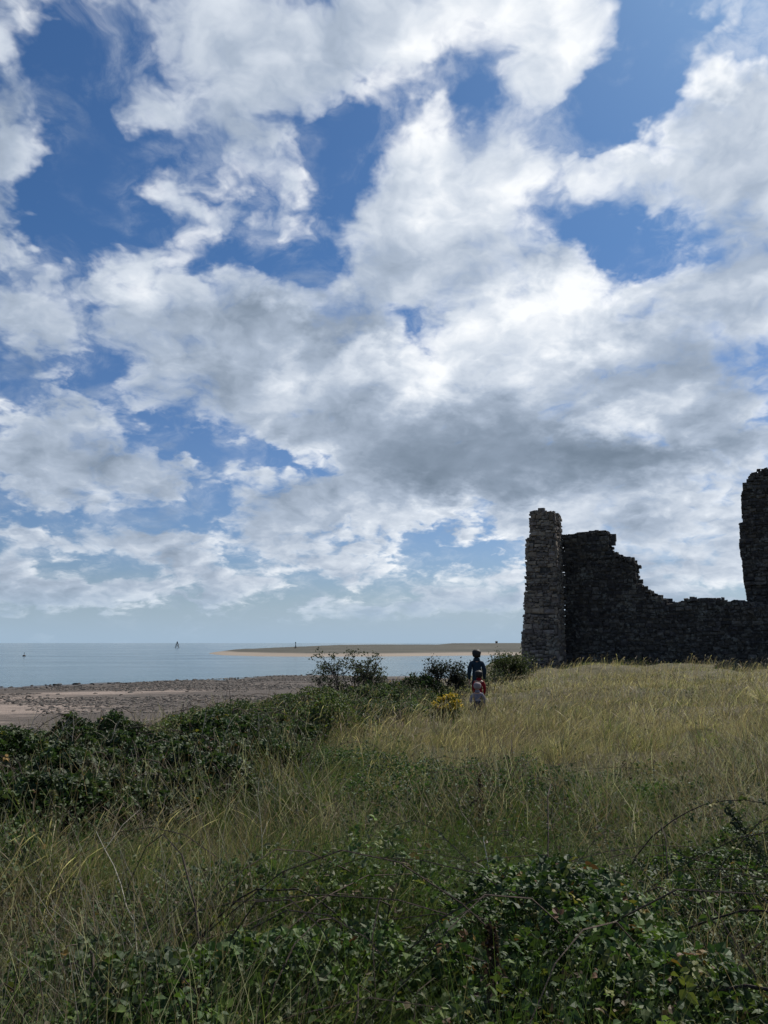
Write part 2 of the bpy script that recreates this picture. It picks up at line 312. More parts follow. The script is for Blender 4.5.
# ---------------------------------------------------------------- ground: meadow plateau, bank, beach; sea; spit
SEA = -3.6
EDGE = np.array([(-24, -40), (-15, 0), (-9.0, 8.0), (-6.6, 12.5), (-4.4, 18.5), (-2.2, 26.5), (.2, 30.5), (3.4, 33), (6.2, 40), (7.8, 47), (9.5, 60), (16, 90), (40, 150), (80, 230)], float)
def edge_dist(x, y):
    """signed distance to the lip of the bank, positive on the sea side"""
    x = np.asarray(x, float); y = np.asarray(y, float)
    best = np.full(x.shape, 1e9); sgn = np.ones(x.shape)
    for (ax, ay), (bx, by) in zip(EDGE[:-1], EDGE[1:]):
        dx, dy = bx - ax, by - ay; L2 = dx * dx + dy * dy
        t = np.clip(((x - ax) * dx + (y - ay) * dy) / L2, 0, 1)
        d = np.hypot(x - ax - t * dx, y - ay - t * dy)
        s = np.sign(dx * (y - ay) - dy * (x - ax))
        up = d < best; best = np.where(up, d, best); sgn = np.where(up, s, sgn)
    return best * sgn
def height(x, y):
    x = np.asarray(x, float); y = np.asarray(y, float)
    s = edge_dist(x, y) + 1.2 * (vnoise(x * .35, y * .35, 5) - .5)
    zp = .012 * (x - 2) - .3 * np.exp(-((x - 2.2) ** 2 / 14 + (y - 22) ** 2 / 80)) + .45 * sstep(26, 46, y) * sstep(3, 11, x) + .0 * y
    flat = 1 - .92 * np.exp(-((x - 2.55) ** 2 / 2.2 + (y - 21.2) ** 2 / 14))              # the trodden dip the walkers cross
    zp = np.clip(zp, -.5, .8) + flat * (.28 * (vnoise(x * .45, y * .45, 1) - .5) + .34 * (vnoise(x * 1.1, y * 1.1, 2) - .5)) - .28 * sstep(3.0, 0.0, -s)
    w = (x + 45) * -.785 + (y - 92) * .62
    w = w + 1.2 * np.maximum(0, x + 12)
    zb = SEA + np.minimum(.75, -.0125 * w) + .16 * (vnoise(x * .12, y * .12, 8, 3) - .5) + .05 * (vnoise(x * .6, y * .6, 9) - .5)
    zb = np.maximum(zb, SEA - 3)
    k = sstep(0, 7.5, s)
    return zp * (1 - k) + zb * k
def warp_axis(a, b, n, fine):
    """coordinates dense around 0"""
    t = np.linspace(math.asinh(a / fine), math.asinh(b / fine), n); return np.sinh(t) * fine
def grid_mesh(name, xs, ys, zf, mat, kind='structure'):
    Xg, Yg = np.meshgrid(xs, ys); Zg = zf(Xg, Yg)
    V = np.stack([Xg, Yg, Zg], -1).reshape(-1, 3); nx, ny = len(xs), len(ys)
    i = np.arange(ny - 1)[:, None] * nx + np.arange(nx - 1)[None]
    Q = np.stack([i, i + 1, i + nx + 1, i + nx], -1).reshape(-1, 4)
    o = mesh_np(name, V, Q, None, None, mat, None, True); tag(o, kind=kind); return o
m, g = new_mat('ground')
pos = g.n('ShaderNodeNewGeometry').outputs['Position']
sp = g.n('ShaderNodeSeparateXYZ', {0: pos}).outputs
n1 = g.noise(pos, .7, 5.0, .6); n2 = g.noise(pos, 9.0, 5.0, .65)
soil = g.mix(g.rng(n1, .35, .65), (.09, .085, .04), (.15, .125, .065))
soil = g.mix(g.rng(n2, .35, .7), soil, (.055, .05, .028))
# beach: pale pinkish sand, dark weed and shingle in streaks along the shore
lay = g.n('ShaderNodeMapping', {'Vector': pos, 'Rotation': (0, 0, math.radians(-51)), 'Scale': (.35, 1.6, 1)}).outputs[0]
b1 = g.noise(lay, .16, 6.0, .62); b2 = g.noise(lay, .9, 5.0, .65); b3 = g.noise(pos, 2.6, 4.0, .7)
drift = g.m('ADD', g.m('MULTIPLY', b1, .55), g.m('ADD', g.m('MULTIPLY', b2, .3), g.m('MULTIPLY', b3, .22)))
shore = g.m('ADD', g.m('MULTIPLY', sp[0], -.785), g.m('MULTIPLY', sp[1], .62))          # distance along the sea-ward normal
shore = g.m('SUBTRACT', shore, 92.4)
shore = g.m('MULTIPLY_ADD', g.m('MAXIMUM', g.m('ADD', sp[0], 12.0), 0.0), 1.2, shore)
near_sea = g.rng(shore, -22, -5, 0, .22, True)
right = g.rng(sp[0], -34, -14, 0, .13, True)
weed = g.rng(g.m('ADD', drift, g.m('ADD', near_sea, right)), .50, .66, 0, 1, True)
sand = g.mix(g.rng(b2, .35, .65), (.20, .158, .132), (.30, .24, .20))
beach = g.mix(weed, sand, g.mix(b3, (.04, .035, .030), (.105, .085, .07)))
wet = g.rng(shore, -3.5, .5, 0, 1, True)
beach = g.mix(g.m('MULTIPLY', wet, .55), beach, (.05, .048, .045))
zz = g.m('ADD', sp[2], g.m('MULTIPLY', g.m('SUBTRACT', n1, .5), 1.2))
col = g.mix(g.rng(zz, -2.7, -2.0, 0, 1, True), beach, soil)
bmp = g.n('ShaderNodeBump', {'Strength': .9, 'Height': g.m('ADD', n2, b3), 'Distance': .12}).outputs[0]
finish(g, principled(g, col, g.rng(wet, 0, 1, .9, .45), .25, bmp)); M_GROUND = m
xs = np.unique(np.concatenate([warp_axis(-170, 260, 330, 9.0)])); ys = warp_axis(-60, 260, 330, 12.0)
ground = grid_mesh('ground', xs, ys, height, M_GROUND)
# sea -----------------------------------------------------------------
m, g = new_mat('sea_water')
pos = g.n('ShaderNodeNewGeometry').outputs['Position']
st = g.n('ShaderNodeMapping', {'Vector': pos, 'Rotation': (0, 0, .35), 'Scale': (.55, 1.0, 1)}).outputs[0]
w1 = g.noise(st, .9, 5.0, .6); w2 = g.noise(st, .035, 4.0, .55); w3 = g.noise(st, .006, 3.0, .5)
hgt = g.m('ADD', w1, g.m('MULTIPLY', w2, 2.0))
bmp = g.n('ShaderNodeBump', {'Strength': 1.0, 'Height': hgt, 'Distance': .24}).outputs[0]
colr = g.mix(g.rng(w3, .35, .65), (.040, .085, .100), (.065, .115, .13))
finish(g, principled(g, colr, g.rng(w2, .3, .7, .08, .20), .5, bmp, IOR=1.333)); M_SEA = m
sea = mesh_np('sea', [(-40000, -300, SEA), (40000, -300, SEA), (40000, 45000, SEA), (-40000, 45000, SEA)], [(0, 1, 2, 3)], None, None, M_SEA)
tag(sea, kind='structure')
# far sand spit -----------------------------------------------------------
def spit_h(x, y):
    """low dunes on a sandbar, its tip on the left"""
    front = np.interp(x, [-130, -102, -92, -70, -50, -30, 0, 40, 90, 200, 700, 1500], [520, 452, 400, 330, 308, 300, 305, 325, 330, 320, 300, 300])
    d = y - front - 26 * (vnoise(x * .02, y * .01, 21, 2) - .5)
    tip = sstep(-108, -84, x)
    sand_ = SEA - .5 + 1.0 * sstep(-12, 35, d)
    flat = sstep(14 - 8, 85, d - 60 * (vnoise(x * .013, y * .008, 22, 3) - .5))
    dune = flat * (1.15 + 1.1 * (vnoise(x * .011, y * .015, 23, 3)) * sstep(-95, 0, x) + .5 * (vnoise(x * .08, y * .08, 24, 2) - .5))
    far = 2.5 * sstep(700, 1000, y) * sstep(100, 135, x - .0 * y) * (.75 + .5 * vnoise(x * .01, y * .01, 25, 2))
    back = sstep(1750, 1500, y)
    return (SEA - .8) + (sand_ + dune + far - (SEA - .8)) * tip * back
m, g = new_mat('spit')
pos = g.n('ShaderNodeNewGeometry').outputs['Position']
sp = g.n('ShaderNodeSeparateXYZ', {0: pos}).outputs
band = g.n('ShaderNodeMapping', {'Vector': pos, 'Scale': (.25, 1.0, 1)}).outputs[0]
n1 = g.noise(band, .03, 5.0, .65); n2 = g.noise(band, .12, 5.0, .65)
sand = g.mix(n2, (.20, .168, .136), (.28, .236, .192))
dune = g.mix(g.rng(n1, .35, .65), (.05, .052, .044), (.095, .088, .070))
hz = g.m('ADD', sp[2], g.m('MULTIPLY', g.m('SUBTRACT', n2, .5), .5))
finish(g, principled(g, g.mix(g.rng(hz, -2.85, -2.35, 0, 1, True), sand, dune), .9, .1)); M_SPIT = m
xs = np.concatenate([np.linspace(-130, 150, 190), np.linspace(156, 1500, 130)])
ys = np.concatenate([np.linspace(285, 480, 110), np.geomspace(484, 1800, 60)])
spit = grid_mesh('sand_spit', xs, ys, spit_h, M_SPIT)
# ---------------------------------------------------------------- castle ruin: rubble masonry laid stone by stone
PH = math.radians(25)
RU = np.array([math.cos(PH), -math.sin(PH), 0]); RN = np.array([-math.sin(PH), -math.cos(PH), 0])   # along the wall / out of its face
RW = np.array([10.9, 46.0, 0.0]); UP = np.array([0, 0, 1.0])
srng = np.random.default_rng(5)
def stone_mat():
    m, g = new_mat('ruin_stone')
    c = g.n('ShaderNodeVertexColor', layer_name='Col').outputs[0]
    pos = g.n('ShaderNodeTexCoord').outputs['Object']
    n1 = g.noise(pos, 5.0, 6.0, .65); n2 = g.noise(pos, 22.0, 5.0, .65); n3 = g.noise(pos, 1.1, 4.0, .55)
    c = g.vs(c, g.rng(n1, .3, .7, .65, 1.35))
    c = g.mix(g.rng(g.m('ADD', n1, g.m('MULTIPLY', n3, .6)), .86, .96, 0, .55), c, (.21, .21, .18))     # pale lichen
    bmp = g.n('ShaderNodeBump', {'Strength': .8, 'Height': g.m('ADD', n1, n2), 'Distance': .05}).outputs[0]
    finish(g, principled(g, c, .92, .12, bmp)); return m
M_STONE = stone_mat()
STONE_COLS = np.array([(.085, .078, .07), (.105, .097, .085), (.07, .066, .063), (.12, .105, .085), (.09, .082, .078), (.14, .128, .11)])
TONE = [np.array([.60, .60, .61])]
def add_stone(mb, org, u, n, t0, t1, z0, z1, out, depth):
    """one irregular dressed block; out = how far its face stands proud"""
    w, h = t1 - t0, z1 - z0; b = min(w, h) * srng.uniform(.14, .32)
    V = []
    for lev, ins in ((-depth, .0), (out - b * .8, .0), (out, b)):
        for (a, c) in ((t0 + ins, z0 + ins), (t1 - ins, z0 + ins), (t1 - ins, z1 - ins), (t0 + ins, z1 - ins)):
            ja, jc, jl = srng.normal(0, .012 if lev < 0 else .030, 3) * (1, 1, .7)
            V.append(org + u * (a + ja) + UP * (c + jc) + n * (lev + jl))
    Q = []
    for l in (0, 4):
        for k in range(4): Q.append((l + k, l + (k + 1) % 4, l + 4 + (k + 1) % 4, l + 4 + k))
    Q.append((8, 9, 10, 11)); Q.append((3, 2, 1, 0))
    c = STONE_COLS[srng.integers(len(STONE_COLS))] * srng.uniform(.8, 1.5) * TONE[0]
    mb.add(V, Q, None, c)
def lay_face(mb, org, u, n, tlo, thi, ztop, z0=-.4, depth=.3, zfrom=None, size=1.0):
    """random courses between tlo(z) and thi(z), below ztop(t); zfrom(t): leave out stones lower than that"""
    tmin, tmax = min(tlo(z) for z in np.linspace(z0, 12, 40)), max(thi(z) for z in np.linspace(z0, 12, 40))
    zmax = max(ztop(t) for t in np.linspace(tmin, tmax, 60))
    z = z0
    while z < zmax:
        h = srng.choice([.10, .14, .18, .23, .30], p=[.22, .28, .26, .16, .08]) * size
        a, b = tlo(z + h / 2), thi(z + h / 2)
        t = a + srng.uniform(-.05, .05)
        while t < b:
            w = h * srng.uniform(.8, 2.3)
            if t + w > b - .1: w = max(.12, b - t + srng.uniform(-.06, .06))
            tc = t + w / 2; top = ztop(tc)
            if z + h * .6 < top and (zfrom is None or z > zfrom(tc)):
                dz = srng.uniform(-.03, .03) + .30 * (float(vnoise(tc * .8, z * .7, 17)) - .5)
                hh = h * srng.uniform(.86, 1.0) if srng.random() > .08 else h * 1.5
                gap = .012
                if srng.random() > .025:
                    add_stone(mb, org, u, n, t + gap, t + w - gap, z + dz + gap, min(z + dz + hh, top + .16) , srng.uniform(.0, .055), depth)
            t += w
        z += h
def prof_fn(pts, seed, amp=.12):
    ts = np.array([p[0] for p in pts]); zs = np.array([p[1] for p in pts])
    return lambda t: float(np.interp(t, ts, zs)) + amp * (float(vnoise(t * 3.1, 0.5, seed)) - .5)
def core(mb, org, u, n, pts, thick, back=.05, z0=-.6, drop=.16):
    """solid rubble heart behind the face stones: a slab under the same broken profile"""
    ts = np.linspace(pts[0][0] + .10, pts[-1][0] - .10, 70)
    zs = np.interp(ts, [p[0] for p in pts], [p[1] for p in pts])
    zs = np.minimum(np.minimum(zs, np.roll(zs, 1)), np.roll(zs, -1)) - drop
    nz = 24; V = []; Q = []
    for side in (0, 1):
        for i, t in enumerate(ts):
            for j in range(nz):
                z = z0 + (zs[i] - z0) * j / (nz - 1)
                d = -back if side == 0 else -thick
                V.append(org + u * t + UP * z + n * (d + (.06 * (vnoise(t * 2.2, z * 2.2 + side * 50, 3) - .5) if side else 0)))
    k = len(ts) * nz; NT = len(ts)
    for i in range(NT - 1):
        for j in range(nz - 1):
            a = i * nz + j; Q.append((a, a + nz, a + nz + 1, a + 1)); Q.append((k + a, k + a + 1, k + a + nz + 1, k + a + nz))
        a = i * nz + nz - 1; Q.append((a, a + nz, k + a + nz, k + a))
    for i in (0, NT - 1):
        for j in range(nz - 1):
            a = i * nz + j; Q.append((a, a + 1, k + a + 1, k + a) if i == 0 else (a, k + a, k + a + 1, a + 1))
    mb.add(V, Q, None, (.06, .056, .052))
# curtain wall ------------------------------------------------------------
WALL = [(-.35, 8.2), (.1, 8.28), (1.4, 8.18), (1.52, 8.35), (1.69, 8.16), (1.93, 8.26), (2.5, 8.25), (2.56, 7.1), (3.06, 6.72), (3.61, 6.46), (3.97, 6.32), (3.99, 5.1), (4.46, 4.78), (4.98, 4.45), (5.4, 4.16), (5.7, 3.98),
        (6.29, 3.97), (6.92, 4.07), (7.59, 4.11), (8.35, 4.03), (9.35, 3.96), (10.69, 3.75), (12.5, 3.9), (15.0, 3.2), (16.5, 1.6), (17.5, .6)]
castle_ruin = empty('castle_ruin', tuple(RW + UP * float(height(RW[0], RW[1]))), 0, label='dark roofless stone ruin with a tall buttress and a wall stepping down to the right', cat='ruin')
inv = castle_ruin.location
mb = MB(); zt = prof_fn(WALL, 31)
core(mb, RW, RU, RN, WALL, 1.35)
lay_face(mb, RW, RU, RN, lambda z: -.3, lambda z: 17.4, zt)
for lay in (.42, .84, 1.2):                                          # the broken top, seen edge-on: loose courses through the thickness
    lay_face(mb, RW - RN * lay, RU, RN, lambda z: -.25, lambda z: 17.3, prof_fn(WALL, 31 + int(lay * 10), .22), zfrom=lambda t: np.interp(t, [p[0] for p in WALL], [p[1] for p in WALL]) - .75)
lay_face(mb, RW - RN * 1.35, RU, -RN, lambda z: -.3, lambda z: 17.4, prof_fn(WALL, 33), size=1.6)
for (t_, zlo, zhi) in ((2.52, 7.1, 8.2), (3.95, 5.1, 6.3)):           # broken vertical ends of the steps
    lay_face(mb, RW + RU * t_, -RN, RU, lambda z: 0.05, lambda z: 1.3, lambda t, zhi=zhi: zhi - .05, zfrom=lambda t, zlo=zlo: zlo - .2)
def settle(mbx, root):
    for i, v in enumerate(mbx.V): mbx.V[i] = v - np.array(root.location, np.float32)
settle(mb, castle_ruin); mb.build('curtain_wall', M_STONE, castle_ruin)
# buttress ----------------------------------------------------------------
BO = RW + RN * 1.8; TONE[0] = np.array([1.65, 1.52, 1.4])            # brighter light on the buttress put into its stone colour, paler and browner
BT = [(-2.6, 7.8), (-1.75, 7.9), (-1.70, 9.25), (-1.13, 9.5), (-.71, 9.42), (-.2, 9.28), (.05, 9.36), (.2, 9.2)]
blo = lambda z: float(np.interp(z, [.2, 2.4, 4.7, 7.85, 7.9, 9.5], [-2.42, -2.28, -2.06, -1.86, -1.66, -1.62]))
bhi = lambda z: float(np.interp(z, [.2, 9.4], [-.14, -.24]))
mb = MB(); zt = prof_fn(BT, 41)
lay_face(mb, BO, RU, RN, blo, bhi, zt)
# core as a tapered prism
def prism(mb, org, u, n, lo, hi, top, d0, d1, levels):
    V = []; Q = []
    for z in levels:
        a, b = lo(min(z, 9.4)) + .14, hi(z) - .12
        for (t, d) in ((a, d0), (b, d0), (b, d1), (a, d1)): V.append(org + u * t + UP * z + n * d)
    for l in range(len(levels) - 1):
        for k in range(4): Q.append((l * 4 + k, l * 4 + (k + 1) % 4, l * 4 + 4 + (k + 1) % 4, l * 4 + 4 + k))
    l = len(levels) - 1; Q.append((l * 4, l * 4 + 1, l * 4 + 2, l * 4 + 3))
    mb.add(V, Q, None, (.06, .056, .052))
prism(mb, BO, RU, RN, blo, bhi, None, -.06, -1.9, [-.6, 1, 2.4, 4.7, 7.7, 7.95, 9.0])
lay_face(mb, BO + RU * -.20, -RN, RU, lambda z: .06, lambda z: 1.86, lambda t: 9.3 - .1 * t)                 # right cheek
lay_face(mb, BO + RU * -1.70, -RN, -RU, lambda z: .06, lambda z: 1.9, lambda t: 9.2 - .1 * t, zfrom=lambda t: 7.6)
class _tilt: pass
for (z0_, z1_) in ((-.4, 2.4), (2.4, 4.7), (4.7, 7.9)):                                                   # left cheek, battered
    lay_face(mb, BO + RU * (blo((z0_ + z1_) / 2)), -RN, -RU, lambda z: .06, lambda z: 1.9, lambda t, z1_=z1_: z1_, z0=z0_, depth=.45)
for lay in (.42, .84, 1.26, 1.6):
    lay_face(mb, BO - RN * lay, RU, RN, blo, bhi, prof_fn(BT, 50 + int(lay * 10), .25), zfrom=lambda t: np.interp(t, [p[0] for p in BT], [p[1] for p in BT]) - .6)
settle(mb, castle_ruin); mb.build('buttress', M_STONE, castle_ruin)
# tower fragment ------------------------------------------------------------
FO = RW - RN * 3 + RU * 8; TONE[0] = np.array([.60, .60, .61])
FR = [(1.45, 9.6), (1.9, 10.3), (2.08, 10.84), (2.49, 11.46), (2.93, 11.66), (3.4, 11.8), (4.4, 12.0), (5.2, 11.5), (6.0, 10.2), (6.6, 8.4)]
flo = lambda z: float(np.interp(z, [0, 4.1, 5.25, 6.13, 7.0, 7.9, 9.06, 9.66, 10.43, 10.84, 11.5, 12], [1.9, 1.72, 1.62, 1.63, 1.54, 1.55, 1.84, 1.78, 1.89, 2.08, 2.49, 2.9]))
fhi = lambda z: float(np.interp(z, [0, 6, 8.4, 10.2, 11.5, 12], [6.9, 6.8, 6.5, 6.0, 5.2, 4.5]))
fr = tag(empty('tower_fragment', tuple(FO + RU * 3 + UP * .3)), 'tall ragged upright piece of ruined tower cut by the right edge of the view', 'ruin')
mb = MB(); zt = prof_fn(FR, 61)
lay_face(mb, FO, RU, RN, flo, fhi, zt)
lay_face(mb, FO - RN * 1.6, RU, -RN, flo, fhi, zt, size=1.5)
prism(mb, FO, RU, RN, flo, fhi, None, -.06, -1.55, [-.6, 2, 4.1, 6, 7, 8, 9, 9.8, 10.4, 11.0])
for k in range(13):                                                   # ragged left end, a run of blocks per metre of height
    za, zb = k * .9 - .4, k * .9 + .5
    lay_face(mb, FO + RU * (flo((za + zb) / 2) + .05), -RN, -RU, lambda z: .05, lambda z: 1.6, lambda t, zb=zb: min(zb, 10.9), z0=za, depth=.4)
for lay in (.45, .9, 1.3):
    lay_face(mb, FO - RN * lay, RU, RN, flo, fhi, prof_fn(FR, 70 + int(lay * 10), .25), zfrom=lambda t: np.interp(t, [p[0] for p in FR], [p[1] for p in FR]) - 1.2)
for (t_, z_) in ((3.0, 4.6),):                                        # a projecting string course
    for k in range(9): add_stone(mb, FO, RU, RN, 1.75 + k * .52, 2.25 + k * .52, 4.95, 5.10, .16, .3)
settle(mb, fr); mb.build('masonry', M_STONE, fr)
# ---------------------------------------------------------------- vegetation
vr = np.random.default_rng(23)
def spots_in_view(n, dmin, dmax, half=.60, power=1.0):
    """random ground points in a wedge in front of the camera, denser close by"""
    d = dmin * (dmax / dmin) ** (vr.random(n) ** power); lat = (vr.random(n) * 2 - 1) * half
    return lat * d, d
STRAW = np.array([(.38, .31, .19), (.29, .235, .14), (.45, .375, .24), (.23, .185, .115), (.32, .24, .155), (.18, .14, .095)])
GREEN = np.array([(.062, .098, .024), (.088, .122, .032), (.044, .074, .022), (.118, .14, .04), (.072, .102, .03)])
OLIVE = np.array([(.16, .145, .065), (.12, .12, .05), (.19, .165, .085), (.135, .135, .058)])
def greenness(x, y):
    s = -edge_dist(x, y)
    gN = .55 * vnoise(x * .33, y * .33, 61, 3) + .45 * vnoise(x * .9, y * .9, 62, 2)
    base = .21 + .80 * sstep(13, 8, y) + .75 * sstep(7.5, 2.5, s) * sstep(34, 24, y)
    base = base + .50 * np.exp(-((x - 1.35) ** 2 / 1.6 + (y - 8.6) ** 2 / 2.0))            # rank green patch
    base = base + .25 * np.exp(-((x - 13) ** 2 / 20 + (y - 17) ** 2 / 3.0))
    base = base - .30 * np.exp(-((x + 1.9) ** 2 / 1.4 + (y - 6.6) ** 2 / 3.0))              # bleached grass on the left
    base = base - .35 * np.exp(-((x - 11.5) ** 2 / 30 + (y - 21.5) ** 2 / 2.5))
    base = base + .30 * np.exp(-((x + 1.2) ** 2 / 1.5 + (y - 12) ** 2 / 9))
    return np.clip(base + 2.1 * (gN - .5), 0, 1)
WIND = np.array([.86, .20])                                           # grass is combed to the right by the sea wind
def blades(x, y, L, width, pal, lean, ox, oy, levels=4, zoff=0.0, spread=.55):
    n = len(x); z = height(x, y) - .03 + zoff
    az = vr.random(n) * 2 * np.pi
    dirx = np.cos(az) * spread + WIND[0] * .62 + 1.25 * ox + 1.1 * (vnoise(x * .5, y * .5, 71) - .5); diry = np.sin(az) * spread + WIND[1] + 1.25 * oy + 1.1 * (vnoise(x * .5, y * .5, 72) - .5)
    q = np.hypot(dirx, diry) + 1e-6; k = np.clip(q, .25, 1.6); dirx, diry = dirx / q, diry / q
    reach = L * np.clip(lean * k, .05, .92); rise = np.sqrt(np.maximum(L * L - (reach * .95) ** 2, .02 * L * L))
    tw = vr.random(n) * 2 * np.pi; sx, sy = np.cos(tw), np.sin(tw)
    t = np.linspace(0, 1, levels); V = np.zeros((n, levels, 2, 3), np.float32)
    droop = vr.uniform(0, .35, n) * lean * 1.6
    for i, tt in enumerate(t):
        px = x + dirx * reach * tt ** 1.7; py = y + diry * reach * tt ** 1.7
        pz = z + rise * (tt - droop * tt ** 3)
        w = width * .5 * (1 - .9 * tt ** 1.5)
        for s_ in (0, 1):
            sg = (-1, 1)[s_]
            V[:, i, s_, 0] = px + sx * w * sg; V[:, i, s_, 1] = py + sy * w * sg; V[:, i, s_, 2] = pz
    base = (np.arange(n) * levels * 2)[:, None]
    lv = np.arange(levels - 1)[None] * 2
    Q = np.stack([base + lv, base + lv + 1, base + lv + 3, base + lv + 2], -1).reshape(-1, 4)
    C = np.repeat(pal[:, None, :], levels * 2, 1).reshape(-1, 3)
    return V.reshape(-1, 3), Q, C
def palette(gv, ci, jit=.22):
    n = len(gv); own = ((ci * 40503 + 77) % 997) / 997.0; r = np.where(vr.random(n) < .72, own, vr.random(n))
    c = np.where((r < gv)[:, None], GREEN[vr.integers(len(GREEN), size=n)], STRAW[vr.integers(len(STRAW), size=n)])
    mid = vr.random(n) < .34
    mid &= vr.random(n) < 1.15 - gv
    c = np.where(mid[:, None], OLIVE[vr.integers(len(OLIVE), size=n)], c)
    return c * vr.uniform(1 - jit, 1 + jit, (n, 1))
def clumped(n, dmin, dmax, half, per, spread, power=1.0):
    cx, cy = spots_in_view(max(1, n // per), dmin, dmax, half, power)
    i = vr.integers(len(cx), size=n); r = spread * np.sqrt(vr.random(n)) * (1 + .02 * cy[i]); a = vr.random(n) * 6.283
    OUT[0] = np.cos(a) * (r / spread) ** .6; OUT[1] = np.sin(a) * (r / spread) ** .6
    return cx[i] + r * np.cos(a), cy[i] + r * np.sin(a), i
OUT = [None, None]
def on_meadow(x, y, lim=2.5):
    e = edge_dist(x, y); keep = (e < lim)
    # keep the ruin's footprint and the people's trodden line clear
    dx, dy = x - RW[0], y - RW[1]; tt = dx * RU[0] + dy * RU[1]; nn = dx * RN[0] + dy * RN[1]
    inside = ((tt > -.4) & (tt < 17.5) & (nn < .1) & (nn > -1.5)) | ((tt > -2.6) & (tt < .2) & (nn < 1.95) & (nn > -1.5))
    return keep & ~inside
parts = {'dry': [], 'green': []}
def sow(n, dmin, dmax, half, per, spread, Lr, wf, power=1.0, lean=.6, levels=4, bias=0.0):
    x, y, ci = clumped(n, dmin, dmax, half, per, spread, power)
    k = on_meadow(x, y); x, y, ci = x[k], y[k], ci[k]; ox, oy = OUT[0][k], OUT[1][k]
    gv = greenness(x, y) + bias
    tall = .22 + 1.55 * vnoise(x * .85, y * .85, 81, 2) ** 1.3
    cl = (.55 + .8 * ((ci * 2654435761 % 1000) / 1000.0))
    L = vr.uniform(Lr[0], Lr[1], len(x)) * tall * cl
    # trodden path past the people, short near the ruin, low where brambles take over
    path = np.exp(-((x - (1.95 + .02 * y)) ** 2) / .5) * sstep(13, 17, y) * sstep(30, 25, y)
    L = L * (1 + .75 * np.exp(-((x - 2.3) ** 2 / .8 + (y - 19.6) ** 2 / 1.2)) + .5 * np.exp(-((x - 2.6) ** 2 / 1.2 + (y - 22) ** 2 / 1.5)))
    L = L * (1 - .45 * sstep(6.8, 3.4, -edge_dist(x, y)) * sstep(13, 15, y) * sstep(28, 25, y))
    L = L * (1 - .55 * sstep(-1.3, -2.4, x) * sstep(5.6, 6.6, y) * sstep(14, 12, y))
    L = L * (1 - .30 * path) * (1 - .6 * np.exp(-((x - 1.42) ** 2 / .35 + (y - 17.4) ** 2 / 1.6))) * (1 - .25 * sstep(28, 40, y))
    w = wf[0] + wf[1] * np.hypot(x, y); w = w * vr.uniform(.7, 1.3, len(x))
    pal = palette(np.clip(gv, 0, 1), ci) * (.60 + .80 * ((ci * 7919 + 13) % 499) / 499.0)[:, None]
    g_ = pal[:, 1] > pal[:, 0]
    ln = np.where(g_, lean * .85, lean) * vr.uniform(.6, 1.25, len(x)) * (.80 + .5 * sstep(.45, .7, vnoise(x * .4, y * .4, 83, 2)))
    for key, mk in (('dry', ~g_), ('green', g_)):
        if mk.any(): parts[key].append(blades(x[mk], y[mk], L[mk], w[mk], pal[mk], ln[mk], ox[mk], oy[mk], levels))
sow(80000, 1.7, 7.0, .66, 90, .16, (.20, .50), (.0013, .00026), power=.8, levels=5, lean=.70)
sow(9000, 2.0, 5.6, .66, 40, .12, (.40, .80), (.0016, .00026), levels=5, lean=.7, bias=-.1)
sow(17000, 4.6, 14.0, .60, 330, .17, (.42, .80), (.0016, .00034), levels=5, lean=.85, bias=.45)
sow(22000, 8.0, 28.0, .60, 300, .22, (.40, .70), (.002, .00040), levels=4, lean=.88, bias=-.25)
sow(135000, 5.5, 16.0, .62, 80, .26, (.20, .52), (.0013, .00033), levels=4, lean=.76)
sow(150000, 14.0, 30.0, .60, 60, .38, (.18, .42), (.002, .00040), levels=4, lean=.82)
sow(85000, 28.0, 66.0, .60, 40, .55, (.22, .46), (.003, .00044), levels=3, lean=.85, bias=-.12)
def merge(L):
    V, Q, C, n = [], [], [], 0
    for v, q, c in L: V.append(v); Q.append(q + n); C.append(c); n += len(v)
    return np.concatenate(V), np.concatenate(Q), np.concatenate(C)
# feathery seed heads on thin stalks ------------------------------------------
def seed_heads(n, dmin, dmax):
    x, y = spots_in_view(n, dmin, dmax, .60); k = on_meadow(x, y, .5) & (greenness(x, y) < .72); x, y = x[k], y[k]; n = len(x)
    z = height(x, y); L = vr.uniform(.34, .74, n); a = vr.normal(.2, 1.0, n); ln = vr.uniform(.15, .75, n)
    dx, dy = np.cos(a) * ln, np.sin(a) * ln; d = np.hypot(x, y); w = .0009 + .00017 * d
    V = np.zeros((n, 5, 2, 3), np.float32); tw = vr.random(n) * 6.283
    prof = [1, .8, .6, 2.0, .5]
    for i, tt in enumerate((0, .45, .78, .9, 1.0)):
        for s_ in (0, 1):
            sg = (-1, 1)[s_]
            V[:, i, s_, 0] = x + dx * L * tt ** 1.8 + np.cos(tw) * w * prof[i] * sg; V[:, i, s_, 1] = y + dy * L * tt ** 1.8 + np.sin(tw) * w * prof[i] * sg
            V[:, i, s_, 2] = z + L * (tt - .18 * tt ** 3)
    b = (np.arange(n) * 10)[:, None]; lv = np.arange(4)[None] * 2
    Q = np.stack([b + lv, b + lv + 1, b + lv + 3, b + lv + 2], -1).reshape(-1, 4)
    c = np.where((vr.random(n) < .5)[:, None], STRAW[vr.integers(len(STRAW), size=n)] * vr.uniform(.9, 1.3, (n, 1)), np.array([(.26, .19, .135)]) * vr.uniform(.7, 1.3, (n, 1)))
    return V.reshape(-1, 3), Q, np.repeat(c[:, None], 10, 1).reshape(-1, 3)
